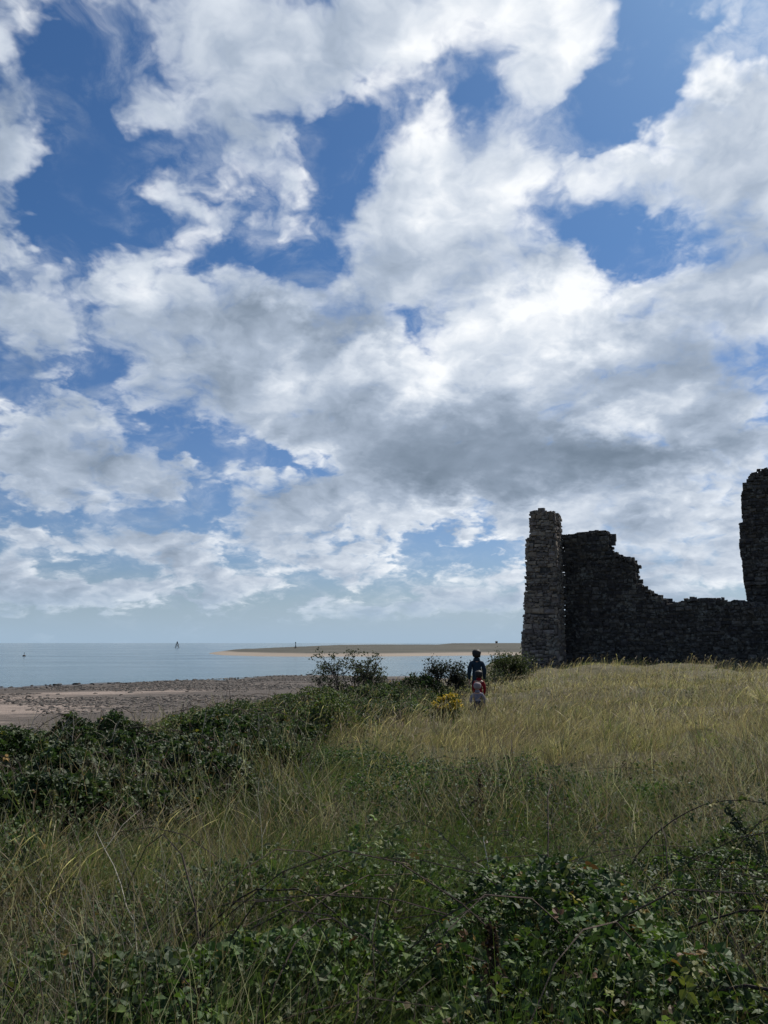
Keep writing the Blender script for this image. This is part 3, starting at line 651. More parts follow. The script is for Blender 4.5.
def dead_twigs(n, dmin, dmax):
    """brown and grey dead stalks lying every way through the green, in patches"""
    x, y = spots_in_view(n, dmin, dmax, .62); k = on_meadow(x, y, 2.0) & (vnoise(x * .7, y * .7, 91, 2) > .47); x, y = x[k], y[k]; n = len(x)
    z = height(x, y); L = vr.uniform(.25, .75, n); a = vr.random(n) * 6.283; ln = vr.uniform(.2, .95, n); d = np.hypot(x, y); w = .0010 + .00024 * d
    V = np.zeros((n, 4, 2, 3), np.float32); tw = vr.random(n) * 6.283; kx, ky = vr.normal(0, .07, n), vr.normal(0, .07, n)
    for i, tt in enumerate((0, .4, .75, 1.0)):
        bx = kx * math.sin(tt * 6) * L; by = ky * math.sin(tt * 5) * L
        for s_ in (0, 1):
            sg = (-1, 1)[s_] * (1 - .6 * tt)
            V[:, i, s_, 0] = x + np.cos(a) * ln * L * tt + bx + np.cos(tw) * w * sg; V[:, i, s_, 1] = y + np.sin(a) * ln * L * tt + by + np.sin(tw) * w * sg
            V[:, i, s_, 2] = z + .05 + L * np.sqrt(1.02 - ln * ln) * tt
    b = (np.arange(n) * 8)[:, None]; lv = np.arange(3)[None] * 2
    Q = np.stack([b + lv, b + lv + 1, b + lv + 3, b + lv + 2], -1).reshape(-1, 4)
    c = pick([(.13, .10, .075), (.20, .165, .125), (.09, .07, .055), (.28, .25, .20), (.16, .11, .08)], n)
    return V.reshape(-1, 3), Q, np.repeat(c[:, None], 8, 1).reshape(-1, 3)
def pick(pal, n, jit=.25):
    pal = np.asarray(pal); return pal[vr.integers(len(pal), size=n)] * vr.uniform(1 - jit, 1 + jit, (n, 1))
parts['dry'] += [dead_twigs(9000, 2.2, 9), dead_twigs(16000, 7, 30), seed_heads(1500, 2.0, 5.5), seed_heads(4200, 3.2, 14), seed_heads(9000, 12, 40)]
for key, nm, lb in (('dry', 'dry_grass', 'long straw coloured grass bent over by the wind across the meadow'), ('green', 'green_grass', 'long green grass growing among the straw coloured tussocks')):
    V, Q, C = merge(parts[key])
    tag(mesh_np(nm, V, Q, None, C, M_GRASS), lb, 'grass', None, 'stuff')
# leaves ------------------------------------------------------------------------
def frames(n, up_bias=.6):
    """random leaf frames: along, across, normal"""
    nrm = vr.normal(0, 1, (n, 3)); nrm[:, 2] = np.abs(nrm[:, 2]) + up_bias; nrm /= np.linalg.norm(nrm, axis=1, keepdims=True)
    r = vr.normal(0, 1, (n, 3)); al = r - nrm * (r * nrm).sum(1, keepdims=True); al /= np.linalg.norm(al, axis=1, keepdims=True) + 1e-9
    return al, np.cross(nrm, al), nrm
def leaves(pos, size, cols, up_bias=.6, slim=.42, triple=False, fold=.18):
    """pointed oval leaves folded along the midrib; triple: three leaflets to a stalk"""
    n = len(pos); size = np.broadcast_to(size, (n,)).astype(float)
    al, ac, nm = frames(n, up_bias)
    if triple:
        A, B, N, P_, S, C = [], [], [], [], [], []
        for ang, sc, off in ((0, 1.0, .30), (1.15, .82, .1), (-1.15, .82, .1)):
            a2 = al * math.cos(ang) + ac * math.sin(ang); b2 = np.cross(nm, a2)
            tilt = vr.normal(-.12, .22, (n, 1)); a2 = a2 + nm * tilt; a2 /= np.linalg.norm(a2, axis=1, keepdims=True)
            A.append(a2); B.append(b2); N.append(nm); P_.append(pos + a2 * size[:, None] * off); S.append(size * sc); C.append(cols * vr.uniform(.85, 1.15, (n, 1)))
        al, ac, nm, pos, size, cols = [np.concatenate(v) for v in (A, B, N, P_, S, C)]; n = len(pos)
    s = size[:, None]
    bend = vr.uniform(-.05, .22, (n, 1)) * s
    b = pos; m1 = pos + al * s * .5 + nm * bend * .2; t = pos + al * s - nm * bend
    f = nm * s * fold; wd = ac * s * slim
    L1 = pos + al * s * .25 + wd * .85 + f * .8; L2 = pos + al * s * .62 + wd * .72 + f * .7
    R1 = pos + al * s * .25 - wd * .85 + f * .8; R2 = pos + al * s * .62 - wd * .72 + f * .7
    V = np.stack([b, m1, t, L1, L2, R1, R2], 1).reshape(-1, 3)
    k = (np.arange(n) * 7)[:, None]
    Q = np.concatenate([k + np.array([[0, 1, 4, 3]]), k + np.array([[0, 5, 6, 1]])]); T = np.concatenate([k + np.array([[1, 2, 4]]), k + np.array([[1, 6, 2]])])
    return V, Q, T, np.repeat(cols[:, None], 7, 1).reshape(-1, 3)
def pick(pal, n, jit=.25):
    pal = np.asarray(pal); return pal[vr.integers(len(pal), size=n)] * vr.uniform(1 - jit, 1 + jit, (n, 1))
BRAMBLE = [(.038, .072, .018), (.05, .088, .020), (.028, .052, .017), (.075, .115, .022), (.04, .066, .024), (.06, .08, .028)]
BR_HI = [(.11, .12, .025), (.16, .14, .03), (.20, .12, .03), (.10, .05, .025)]
HEDGE = [(.028, .052, .017), (.038, .062, .02), (.022, .040, .016), (.06, .080, .03)]
SAGE = [(.075, .10, .045), (.06, .086, .038), (.095, .11, .05), (.05, .074, .03)]
class Thicket:
    """a mounded shrub mass: a footprint with a bumpy top; fills with leaves and woody canes"""
    def __init__(s, cx, cy, rx, ry, h, seed, rot=0.0): s.cx, s.cy, s.rx, s.ry, s.h, s.seed, s.rot = cx, cy, rx, ry, h, seed, rot
    def top(s, x, y):
        c, n = math.cos(s.rot), math.sin(s.rot); dx, dy = x - s.cx, y - s.cy
        u, v = (dx * c + dy * n) / s.rx, (-dx * n + dy * c) / s.ry
        r = np.hypot(u, v) * (1 + .9 * (vnoise(x * 1.4 + s.seed, y * 1.4, s.seed) - .5))
        return s.h * np.clip(1.12 - r ** 2.2, 0, 1) ** .6 * (.30 + .75 * vnoise(x * 1.7, y * 1.7 + s.seed, s.seed + 3, 2) + .65 * vnoise(x * 4.2, y * 4.2 + s.seed, s.seed + 5))
    def points(s, n, shell=.75):
        q = n * 4; a = vr.random(q) * 6.283; r = np.sqrt(vr.random(q)) * 1.25
        c, sn = math.cos(s.rot), math.sin(s.rot); u, v = r * np.cos(a) * s.rx, r * np.sin(a) * s.ry
        x, y = s.cx + u * c - v * sn, s.cy + u * sn + v * c
        t = s.top(x, y); k = (t > .05) & (vr.random(q) < .12 + 1.15 * t / s.h); x, y, t = x[k][:n], y[k][:n], t[k][:n]
        f = np.where(vr.random(len(x)) < shell, 1 - .28 * vr.random(len(x)) ** 1.5, vr.random(len(x)))
        return np.stack([x, y, height(x, y) + t * f], 1)
    def canes(s, new, n, rad=.004, col=(.06, .045, .035), over=.25, crown=False):
        for _ in range(n):
            p = s.points(1)
            if not len(p): continue
            a = vr.random() * 6.283; L = vr.uniform(.4, 1.0) * max(s.rx, s.ry); q = []
            b = np.array([p[0][0], p[0][1], float(height(p[0][0], p[0][1]))])
            hh = p[0][2] - b[2] + over * vr.random()
            if crown: a = math.atan2(b[1] - s.cy, b[0] - s.cx); L = 1.15 * math.hypot(b[0] - s.cx, b[1] - s.cy); b = np.array([s.cx + vr.normal(0, .006), s.cy + vr.normal(0, .006), float(height(s.cx, s.cy))])
            mb = new()
            for t in np.linspace(0, 1, 7):
                q.append(b + np.array([math.cos(a) * L * t, math.sin(a) * L * t, hh * 1.15 * math.sin(math.pi * min(1, .12 + t * .8))]))
            mb.tube(np.array(q) + vr.normal(0, .012, (7, 3)), np.linspace(rad, rad * .4, 7), 4, np.array(col) * vr.uniform(.7, 1.5))
def make_thicket(name, th, nleaf, size, pal, label, cat, ncane=10, triple=False, hi=0.0, hipal=BR_HI, mat=None, slim=.42, canecol=(.06, .045, .035), rad=.004, up=.6, group=None, shell=.75, crown=False):
    root = empty(name, (th.cx, th.cy, float(height(th.cx, th.cy))))
    tag(root, label, cat, group); o = np.array(root.location)
    P_ = th.points(nleaf, shell); cols = pick(pal, len(P_))
    cols = cols * (.55 + .9 * vnoise(P_[:, 0] * 5, P_[:, 1] * 5 + P_[:, 2] * 5, th.seed + 9))[:, None]
    if hi > 0:
        k = vr.random(len(P_)) < hi; cols[k] = pick(hipal, k.sum())
    V, Q, T, C = leaves(P_ - o, size * vr.uniform(.6, 1.3, len(P_)), cols, up, slim, triple)
    mesh_np('foliage', V, Q, T, C, mat or M_LEAF, root)
    if ncane:
        if crown:                                                     # far ones: a single branching rootstock
            mb = MB(); th.canes(lambda: mb, ncane, rad, canecol, crown=True); settle(mb, root); mb.build('branches', M_BARK, root)
        else:
            made = []
            def new(): made.append(MB()); return made[-1]
            th.canes(new, ncane, rad, canecol)
            for mb in made: settle(mb, root); mb.build('cane', M_BARK, root)
    return root
make_thicket('bramble_thicket', Thicket(1.35, 3.3, 2.0, 1.3, .46, 3), 11500, .038, BRAMBLE, 'glossy dark bramble thicket with yellowing leaves filling the bottom right corner', 'bramble', 46, True, .075)
make_thicket('bramble_thicket', Thicket(-.25, 3.0, 1.2, 1.0, .38, 5), 5600, .037, BRAMBLE, 'dark bramble thicket at the bottom of the view, left of the yellowing brambles', 'bramble', 26, True, .02)
make_thicket('bramble_thicket', Thicket(.75, 4.8, 2.2, 1.2, .26, 8), 4200, .034, BRAMBLE + [(.06, .085, .03)], 'low leafy brambles with reddish canes behind the front thickets', 'bramble', 30, True, .03)
make_thicket('bramble_thicket', Thicket(2.9, 4.9, 1.5, 1.4, .32, 13), 4600, .037, BRAMBLE, 'bramble clump at the right edge behind the arching dark canes', 'bramble', 20, True, .04)
make_thicket('bramble_thicket', Thicket(-1.25, 2.75, 1.0, .8, .30, 15), 4200, .037, BRAMBLE, 'low dark brambles along the bottom edge below the leaning pale stem', 'bramble', 12, True, .03)
make_thicket('weed_patch', Thicket(-1.55, 3.2, .9, .9, .34, 17), 3400, .040, [(.045, .07, .022), (.06, .085, .028), (.035, .06, .02)], 'leafy green weeds under the pale grass stems in the bottom left corner', 'weeds', 8, False, .03)
make_thicket('weed_patch', Thicket(-2.9, 5.6, 1.0, 1.2, .42, 19), 3600, .040, [(.05, .08, .025), (.065, .09, .03), (.04, .065, .02)], 'green broad-leaved weeds at the left edge below the dark hedge', 'weeds', 8, False, .02)
make_thicket('nettle_patch', Thicket(1.35, 8.5, 1.7, 1.2, .38, 21), 5200, .040, [(.04, .075, .022), (.052, .092, .026), (.034, .06, .02)], 'dark green nettle patch in the middle of the straw coloured meadow', 'nettles', 24, False, .02, slim=.34, mat=M_DULL, crown=True)
make_thicket('nettle_patch', Thicket(-.9, 10.2, 1.0, .9, .36, 23), 2600, .042, [(.045, .075, .03), (.06, .09, .035)], 'smaller green patch of leafy plants left of the dark nettles', 'nettles', 10, False, .02, slim=.30, mat=M_DULL, crown=True)
hedge = [(-6.3, 12.3, 1.7, 1.3, .46, 'dark bramble hedge on the bank at the left edge, top against the beach'), (-4.3, 11.9, 1.5, 1.2, .48, 'dark bramble hedge on the bank with pale dead stems poking out of its middle'),
         (-2.7, 13.2, 1.3, 1.3, .42, 'dark bramble hedge nearest the tall bleached grass on the bank'), (-5.0, 9.3, 1.4, 1.1, .60, 'lower bramble mound in front of the dark hedge at the left edge'), (-3.1, 9.4, 1.2, 1.0, .50, 'small dark bramble mound in front of the hedge, right of the lower mound'),
         (-4.5, 7.8, 1.5, 1.2, .56, 'nearest bramble mound at the left edge, above the green weeds'), (-1.9, 10.7, 1.1, 1.0, .42, 'low dark bramble mound in the grass right of the hedge'), (-3.3, 7.5, 1.2, .8, .42, 'broad low bramble mound between the green weeds and the hedge'), (-2.1, 8.5, 1.0, .8, .36, 'small low bramble mound at the right end of the mounds below the hedge')]
for i, (cx, cy, rx, ry, h, lb) in enumerate(hedge):
    make_thicket('bramble_hedge', Thicket(cx, cy, rx, ry, h, 31 + i * 4), 8500 if i < 3 else 6000, .062, HEDGE, lb, 'hedge', 20, True, .02, mat=M_LEAF, crown=True, rad=.007, group='bramble hedge along the bank')
bank = [(-3.6, 17.0, 1.5, 1.4, .34, SAGE, 'grey-green shrub on the bank edge above the beach, left of the low bank shrubs'), (-2.3, 19.6, 1.4, 1.3, .36, SAGE, 'olive shrub on the bank between the bleached grass and the beach'),
        (-1.2, 22.3, 1.3, 1.3, .42, SAGE, 'rounded grey-green shrub just in front of the windswept bush'), (-.1, 24.6, 1.3, 1.2, .55, HEDGE, 'dark green shrub right of the foot of the windswept bush'), (1.0, 27.2, 1.3, 1.1, .55, HEDGE, 'low dark shrub left of the yellow flowered plant'),
        (-.4, 19.4, 1.0, .9, .36, HEDGE, 'small dark green shrub in the grass, nearer than the shrubs on the bank edge'), (-.9, 16.8, .9, .9, .32, HEDGE, 'dark low shrub in the middle of the bank grass, right of the nearest grey-green one'), (.5, 22.6, 1.0, .9, .42, SAGE, 'grey-green shrub left of the yellow flowered plant'), (-1.7, 15.4, 1.1, .9, .36, SAGE, 'low grey-green shrub amid tall bleached grass, nearest on the bank')]
for i, (cx, cy, rx, ry, h, pal, lb) in enumerate(bank):
    make_thicket('bank_shrub', Thicket(cx, cy, rx, ry, h, 71 + i * 5), 5200, .075, pal, lb, 'shrub', 12, False, .03, mat=M_DULL, slim=.36, crown=True, rad=.009, group='shrubs along the bank edge')
# low broad-leaved plants between the grasses: nobody could count them
x, y = spots_in_view(62000, 1.7, 30, .62, .9); k = on_meadow(x, y, 3.0) & (vr.random(len(x)) < .10 + .9 * sstep(.30, .75, greenness(x, y))); x, y = x[k], y[k]
P_ = np.stack([x, y, height(x, y) + vr.uniform(.03, .36, len(x)) * (.4 + 1.0 * vnoise(x * .8, y * .8, 81, 2))], 1)
V, Q, T, C = leaves(P_, (.030 + .0013 * y) * vr.uniform(.5, 1.3, len(x)), pick([(.045, .074, .025), (.06, .09, .03), (.08, .10, .045), (.10, .105, .055), (.10, .075, .045), (.05, .07, .035)], len(x)), .4, .34)
tag(mesh_np('undergrowth', V, Q, T, C, M_DULL), 'low leafy plants mixed through the foot of the meadow grass', 'undergrowth', None, 'stuff')
# loose bramble and weed sprays tying the front thickets together
x, y = spots_in_view(26000, 1.8, 8.5, .66, .8); f = vnoise(x * .9, y * .9, 95, 2); k = on_meadow(x, y, 3.0) & (f > .40) & (vr.random(len(x)) < 1.1 - .10 * y) & ~((x < -.5) & (vr.random(len(x)) < .6)); x, y, f = x[k], y[k], f[k]
P_ = np.stack([x, y, height(x, y) + vr.random(len(x)) ** .7 * (.06 + 1.5 * (f - .40))], 1)
V, Q, T, C = leaves(P_, .036 * vr.uniform(.5, 1.25, len(x)), pick(BRAMBLE + [(.09, .12, .03), (.12, .13, .03), (.10, .07, .04)], len(x)) * (.5 + 1.0 * vnoise(x * 4, y * 4, 96))[:, None], .5, .4, True)
tag(mesh_np('bramble_sprays', V, Q, T, C, M_LEAF), 'loose low bramble sprays and weeds tangled through the near grass', 'ground cover', None, 'stuff')
scrub = [(-2.9, 15.0), (-2.2, 17.4), (-1.5, 19.2), (-.3, 21.6), (-2.0, 13.9), (-1.1, 14.9), (.2, 18.2), (.6, 24.4), (-3.4, 13.2), (-.7, 17.9)]
for i, (cx, cy) in enumerate(scrub):
    make_thicket('scrub_bush', Thicket(cx, cy, vr.uniform(.7, 1.1), vr.uniform(.7, 1.0), vr.uniform(.40, .56), 141 + i * 3), 2600, .06, (SAGE, HEDGE, [(.07, .095, .03), (.09, .11, .035), (.055, .08, .03)])[i % 3], 'low rough bush in the scrubby grass sloping down from the bank', 'bush', 7, False, .03, mat=M_DULL, slim=.36, crown=True, rad=.006, group='low bushes scattered on the bank slope')
# branching shrubs ------------------------------------------------------------
def grow(mb, p, d, L, r, depth, tips, wind=(0, 0, 0), col=(.05, .042, .036), forks=3, sp=.55):
    n = 5; pts = [np.array(p, float)]; d = np.array(d, float)
    for i in range(n):
        d = d + vr.normal(0, .10, 3) + np.array(wind) * .08; d /= np.linalg.norm(d); pts.append(pts[-1] + d * L / n)
    mb.tube(pts, np.linspace(r, r * .62, n + 1), 5, np.array(col) * vr.uniform(.8, 1.25))
    if depth == 0: tips.append((pts[-1], d)); tips.append((pts[-3], d)); return
    if depth <= 1: tips.append((pts[-2], d))
    for _ in range(forks):
        k = vr.integers(2, n + 1); nd = d + vr.normal(0, sp, 3) + np.array(wind) * .3; nd[2] += .05; nd /= np.linalg.norm(nd)
        grow(mb, pts[k], nd, L * vr.uniform(.6, .85), r * .58, depth - 1, tips, wind, col, forks, sp)
def shrub(name, loc, stems, L, r, depth, wind, nleaf, size, pal, label, cat, spreadL=.16, forks=3, slim=.36, sp=.55, mat=None, hi=0, hipal=BR_HI, fan=.5, seed=4):
    global vr
    keep, vr = vr, np.random.default_rng(seed)
    root = tag(empty(name, (loc[0], loc[1], float(height(*loc)) - .03)), label, cat)
    mb = MB(); tips = []
    for k in range(stems):
        a = vr.random() * 6.283; grow(mb, (math.cos(a) * .12, math.sin(a) * .12, 0), (math.cos(a) * fan + wind[0] * .4, math.sin(a) * fan, 1.0), L * vr.uniform(.75, 1.1), r, depth, tips, wind, forks=forks, sp=sp)
    mb.build('branches', M_BARK, root)
    tp = np.array([t[0] for t in tips]); idx = vr.integers(len(tp), size=nleaf)
    P_ = tp[idx] + vr.normal(0, spreadL, (nleaf, 3)) * (1, 1, .7); P_ = P_[P_[:, 2] > .03]
    cols = pick(pal, len(P_))
    if hi:
        k = vr.random(len(P_)) < hi; cols[k] = pick(hipal, k.sum())
    V, Q, T, C = leaves(P_, size * vr.uniform(.6, 1.3, len(P_)), cols, .4, slim)
    mesh_np('foliage', V, Q, T, C, mat or M_DULL, root); vr = keep; return root
shrub('windswept_bush', (-.9, 25.2), 12, .80, .026, 3, (-.22, 0, .0), 3400, .07, [(.05, .06, .035), (.04, .05, .03), (.065, .07, .04)], 'sparse windswept bush with bare twigs on the bank edge against the water', 'bush', .06, 3, sp=.55, fan=.60)
shrub('dark_bush', (2.2, 27.5), 8, .56, .022, 3, (.1, 0, 0), 3600, .075, [(.020, .026, .018), (.026, .032, .02), (.018, .022, .016)], 'dense dark bush on the bank just left of the tallest walker', 'bush', .11, 3)
shrub('small_bush', (4.05, 29.5), 5, .5, .015, 2, (0, 0, 0), 500, .07, [(.05, .065, .03), (.04, .055, .025)], 'thin twiggy little bush just right of the tallest walker', 'bush', .08, 3)
shrub('wall_bush', (6.1, 37.5), 8, .55, .022, 3, (0, 0, 0), 4200, .09, [(.055, .07, .028), (.045, .06, .025), (.07, .08, .032)], 'green bush at the left foot of the stone buttress', 'bush', .2, 3)
# yellow flowered plant
root = tag(empty('ragwort_plant', (1.52, 18.4, float(height(1.52, 18.4)))), 'bushy plant with yellow flower heads just left of the walking children', 'flowering plant')
mb = MB(); fl = []; P_ = []
for k in range(34):
    a = vr.random() * 6.283; r_ = .36 * math.sqrt(vr.random()); h_ = vr.uniform(.42, .78) * (1 - .35 * (r_ / .36) ** 2)
    q = [(math.cos(a) * r_ * .3 * (1 - t) + math.cos(a) * r_ * t * 1.0, math.sin(a) * r_ * t, h_ * t) for t in np.linspace(0, 1, 5)]
    mb.tube(q, np.linspace(.006, .003, 5), 4, (.05, .07, .025)); fl.append(q[-1])
    for _ in range(46): t = vr.random() ** .6; P_.append(np.array(q[min(4, int(t * 5))]) + vr.normal(0, .07, 3))
mb.build('stems', M_BARK, root)
P_ = np.array(P_); P_ = P_[P_[:, 2] > .02]; V, Q, T, C = leaves(P_, .075 * vr.uniform(.6, 1.2, len(P_)), pick([(.06, .085, .022), (.08, .10, .025), (.05, .075, .02)], len(P_)), .5, .22); mesh_np('foliage', V, Q, T, C, M_LEAF, root)
P_ = np.concatenate([np.array(f) + vr.normal(0, .05, (38, 3)) * (1, 1, .45) for f in fl]); V, Q, T, C = leaves(P_, .038 * vr.uniform(.7, 1.3, len(P_)), pick([(.62, .40, .01), (.55, .35, .01), (.42, .30, .02)], len(P_)), 1.2, .5); mesh_np('flower_heads', V, Q, T, C, M_LEAF, root)
# single stems one can point at -----------------------------------------------
def dead_stem(x, y, L, a, lean, col=(.36, .31, .20), r=.0035, twigs=2, label=None, kink=.0):
    z = float(height(x, y)); root = tag(empty('dead_stem', (x, y, z - .02)), label or 'thin bleached dead stem standing out of the long grass', 'dead stem', 'bleached dead stems in the grass')
    mb = MB(); q = []
    for t in np.linspace(0, 1, 8): q.append(np.array([math.cos(a) * lean * L * (t + kink * math.sin(t * 5)), math.sin(a) * lean * L * t, L * math.sqrt(max(.05, 1 - lean * lean)) * t]) + vr.normal(0, .007, 3))
    mb.tube(q, np.linspace(r, r * .45, 8), 5, col)
    for k in range(twigs):
        i = vr.integers(3, 7); b = vr.random() * 6.283; l = L * vr.uniform(.12, .3)
        mb.tube([q[i], q[i] + np.array([math.cos(b) * l * .5, math.sin(b) * l * .5, l * .45]), q[i] + np.array([math.cos(b) * l, math.sin(b) * l, l * .7])], [r * .6, r * .45, r * .3], 4, np.array(col) * .85)
    mb.build('stalk', M_BARK, root); return root
dead_stem(-1.15, 4.15, .80, 2.45, .72, (.42, .38, .29), .0042, 2, 'longest pale dead stem, leaning left across the bleached grass at lower left')
dead_stem(-.72, 4.9, .78, 1.9, .30, (.36, .33, .25), .0030, 2, 'upright pale dead stem right of the longest leaning one')
dead_stem(-.80, 3.1, .62, 2.4, .45, (.40, .36, .26), .0038, 3, 'kinked pale stem with side twigs above the bottom weeds at lower left')
dead_stem(-1.75, 2.7, .60, 3.0, .86, (.42, .40, .24), .0040, 0, 'straw stem lying nearly flat in the bottom left corner')
dead_stem(.62, 4.0, .62, 2.0, .40, (.50, .47, .40), .0034, 1, 'short whitish stem rising from the brambles right of centre')
dead_stem(.22, 2.75, .55, .5, .70, (.36, .32, .20), .0038, 1, 'pale bent stem lying over the bottom brambles left of centre')
for (x, y, L, a, ln) in ((-4.9, 10.6, .95, 1.2, .35), (-4.5, 10.4, .9, .6, .45), (-4.1, 10.5, 1.0, 2.0, .3), (-3.9, 10.9, .85, 1.0, .4), (-5.3, 10.8, .8, 2.2, .4), (-2.6, 11.3, .95, 1.6, .25), (-2.3, 10.6, .85, .8, .35), (-1.7, 11.0, .9, 1.9, .3)):
    dead_stem(x, y, L, a, ln, (.30, .27, .21), .006, 3, 'pale twiggy dead stem sticking up from the dark hedge')
for (x, y, L, a, ln) in ((.35, 6.6, .8, 2.4, .5), (.9, 6.2, .75, 2.6, .6), (-.1, 6.9, .7, 2.2, .55), (1.9, 6.6, .7, 2.3, .5), (2.5, 9.2, .75, 1.5, .35), (3.0, 9.6, .7, 1.9, .3), (2.2, 9.9, .8, 1.2, .3)):
    dead_stem(x, y, L, a, ln, (.26, .22, .15), .0045, 2, 'thin brown dead stem leaning among the meadow grass')
def cane(x0, y0, x1, y1, h, r, label, col=(.035, .026, .024), leafn=14):
    z0, z1 = float(height(x0, y0)), float(height(x1, y1)); root = tag(empty('bramble_cane', (x0, y0, z0)), label, 'bramble cane', 'arching bramble canes')
    q = []
    for t in np.linspace(0, 1, 12): q.append(np.array([(x1 - x0) * t, (y1 - y0) * t, (z1 - z0) * t + h * (4 * t * (1 - t)) ** .75 + .02]) + vr.normal(0, .008, 3))
    mb = MB(); mb.tube(q, np.linspace(r, r * .5, 12), 6, col)
    for i in range(1, 11):                                            # thorns
        for k in range(3):
            b = vr.random() * 6.283; p = q[i] + (q[i + 1] - q[i]) * vr.random(); dv = np.array([math.cos(b) * .3, math.sin(b) * .3, math.sin(b * 1.7)]); dv /= np.linalg.norm(dv)
            mb.tube([p, p + dv * (r + .007)], [r * .35, .0004], 4, (.07, .035, .03), cap=False)
    mb.build('stalk', M_BARK, root)
    i = vr.integers(2, 11, leafn); P_ = np.array(q)[i] + vr.normal(0, .02, (leafn, 3))
    V, Q, T, C = leaves(P_, .045 * vr.uniform(.6, 1.2, leafn), pick(BRAMBLE + BR_HI[:2], leafn), .5, .42, True); mesh_np('foliage', V, Q, T, C, M_LEAF, root)
cane(.15, 3.3, 1.35, 3.0, .50, .0062, 'thick dark bramble cane arching over the thicket at bottom right')
cane(.95, 3.0, 1.55, 2.2, .45, .0065, 'thick brown bramble cane sloping down to the bottom right corner')
cane(-.95, 3.9, .05, 3.7, .48, .005, 'dark bramble cane arching above the grass left of centre')
cane(.35, 4.0, 1.1, 4.3, .45, .0042, 'thin dark bramble cane over the low brambles in the centre')
cane(1.7, 6.0, 3.3, 6.1, .5, .005, 'long dark bramble cane running level to the right edge')
cane(1.2, 3.9, 2.2, 3.2, .5, .0055, 'dark bramble cane arching down near the right edge')
# dock / mugwort spires
def spire(name, x, y, h, a, lean, pal, label, cat, n=420, rad=.05, r=.006, stemcol=(.06, .045, .03)):
    root = tag(empty(name, (x, y, float(height(x, y)) - .02)), label, cat); mb = MB(); q = []
    for t in np.linspace(0, 1, 9): q.append(np.array([math.cos(a) * lean * h * t ** 1.3, math.sin(a) * lean * h * t ** 1.3, h * t * (1 - .2 * lean * t)]))
    q = np.array(q); mb.tube(q, np.linspace(r, r * .3, 9), 5, stemcol); mb.build('stalk', M_BARK, root)
    t = vr.uniform(.25, 1, n); i = np.minimum((t * 8).astype(int), 7); f = t * 8 - i
    P_ = q[i] + (q[i + 1] - q[i]) * f[:, None] + vr.normal(0, 1, (n, 3)) * (rad * (1.15 - t))[:, None]
    V, Q, T, C = leaves(P_, .026 * vr.uniform(.6, 1.4, n), pick(pal, n), .3, .4); mesh_np('leaves' if name == 'mugwort_stem' else 'seed_head', V, Q, T, C, M_DULL, root)  # on dock and seed spikes these pieces are the seed head
DOCK = [(.05, .028, .02), (.07, .04, .028), (.04, .025, .02)]; MUG = [(.05, .062, .035), (.04, .052, .03), (.065, .07, .045)]
spire('mugwort_stem', 2.6, 5.1, .88, 2.4, .5, MUG, 'tall feathery dark stem leaning left at the right edge', 'weed stem', 520, .06)
spire('mugwort_stem', 2.1, 3.9, .72, 1.0, .3, MUG, 'feathery stem standing in the brambles near the right edge', 'weed stem', 500, .06)
spire('dock_stem', .38, 2.9, .62, 1.5, .15, DOCK, 'rusty brown dock stem in the bottom brambles at centre', 'dock', 260, .035)
spire('dock_stem', .86, 7.2, .52, 1.5, .25, DOCK, 'slender rusty dock spike in the grass in front of the nettle patch', 'dock', 130, .03, .004)
spire('dock_stem', 2.8, 9.0, .56, 1.9, .3, DOCK, 'slender brown dock spike right of the nettle patch', 'dock', 120, .03, .004)
for (x, y, lb) in ((-2.55, 6.1, 'pale seed spike rising from the weeds at the left edge'), (-2.0, 7.0, 'second pale seed spike, in the grass just right of the left edge weeds')):
    spire('seed_spike', x, y, .75, 1.4, .1, [(.12, .11, .06), (.15, .13, .07)], lb, 'weed stem', 300, .03)
# ---------------------------------------------------------------- people walking away on the trodden path
def skin_mesh(name, verts, edges, radii, mat, parent, sub=2, rough=0.0):
    """a continuous body or garment grown round a skeleton with the Skin modifier"""
    me = bpy.data.meshes.new(name); me.from_pydata([tuple(v) for v in verts], edges, [])
    o = bpy.data.objects.new(name, me); COL.objects.link(o)
    sk = o.modifiers.new('skin', 'SKIN'); sk.use_smooth_shade = True; sk.branch_smoothing = .6
    for i, r in enumerate(radii):
        d = me.skin_vertices[0].data[i]; d.radius = (r, r) if not isinstance(r, tuple) else r; d.use_root = (i == 0); d.use_loose = False
    sb = o.modifiers.new('sub', 'SUBSURF'); sb.levels = sub; sb.render_levels = sub
    dg = bpy.context.evaluated_depsgraph_get(); ev = o.evaluated_get(dg)
    new = bpy.data.meshes.new_from_object(ev); new.name = name
    o.modifiers.clear(); o.data = new; bpy.data.meshes.remove(me)
    if rough:
        co = np.empty(len(new.vertices) * 3, np.float32); new.vertices.foreach_get('co', co); co = co.reshape(-1, 3)
        co += ((np.stack([vnoise(co[:, 2] * 26 + k * 9, co[:, 0] * 14 + co[:, 1] * 14, 90 + k, 2) for k in range(3)], 1) - .5) * rough).astype(np.float32)
        new.vertices.foreach_set('co', co.ravel())
    new.polygons.foreach_set('use_smooth', np.ones(len(new.polygons), bool))
    new.materials.clear(); new.materials.append(mat); o.parent = parent; return o
M_SKIN = plain('skin', (.42, .25, .18), .5, .35, .06)
def cloth_mat(name, col): return plain(name, col, .85, .15, .18, 14.0, .25)
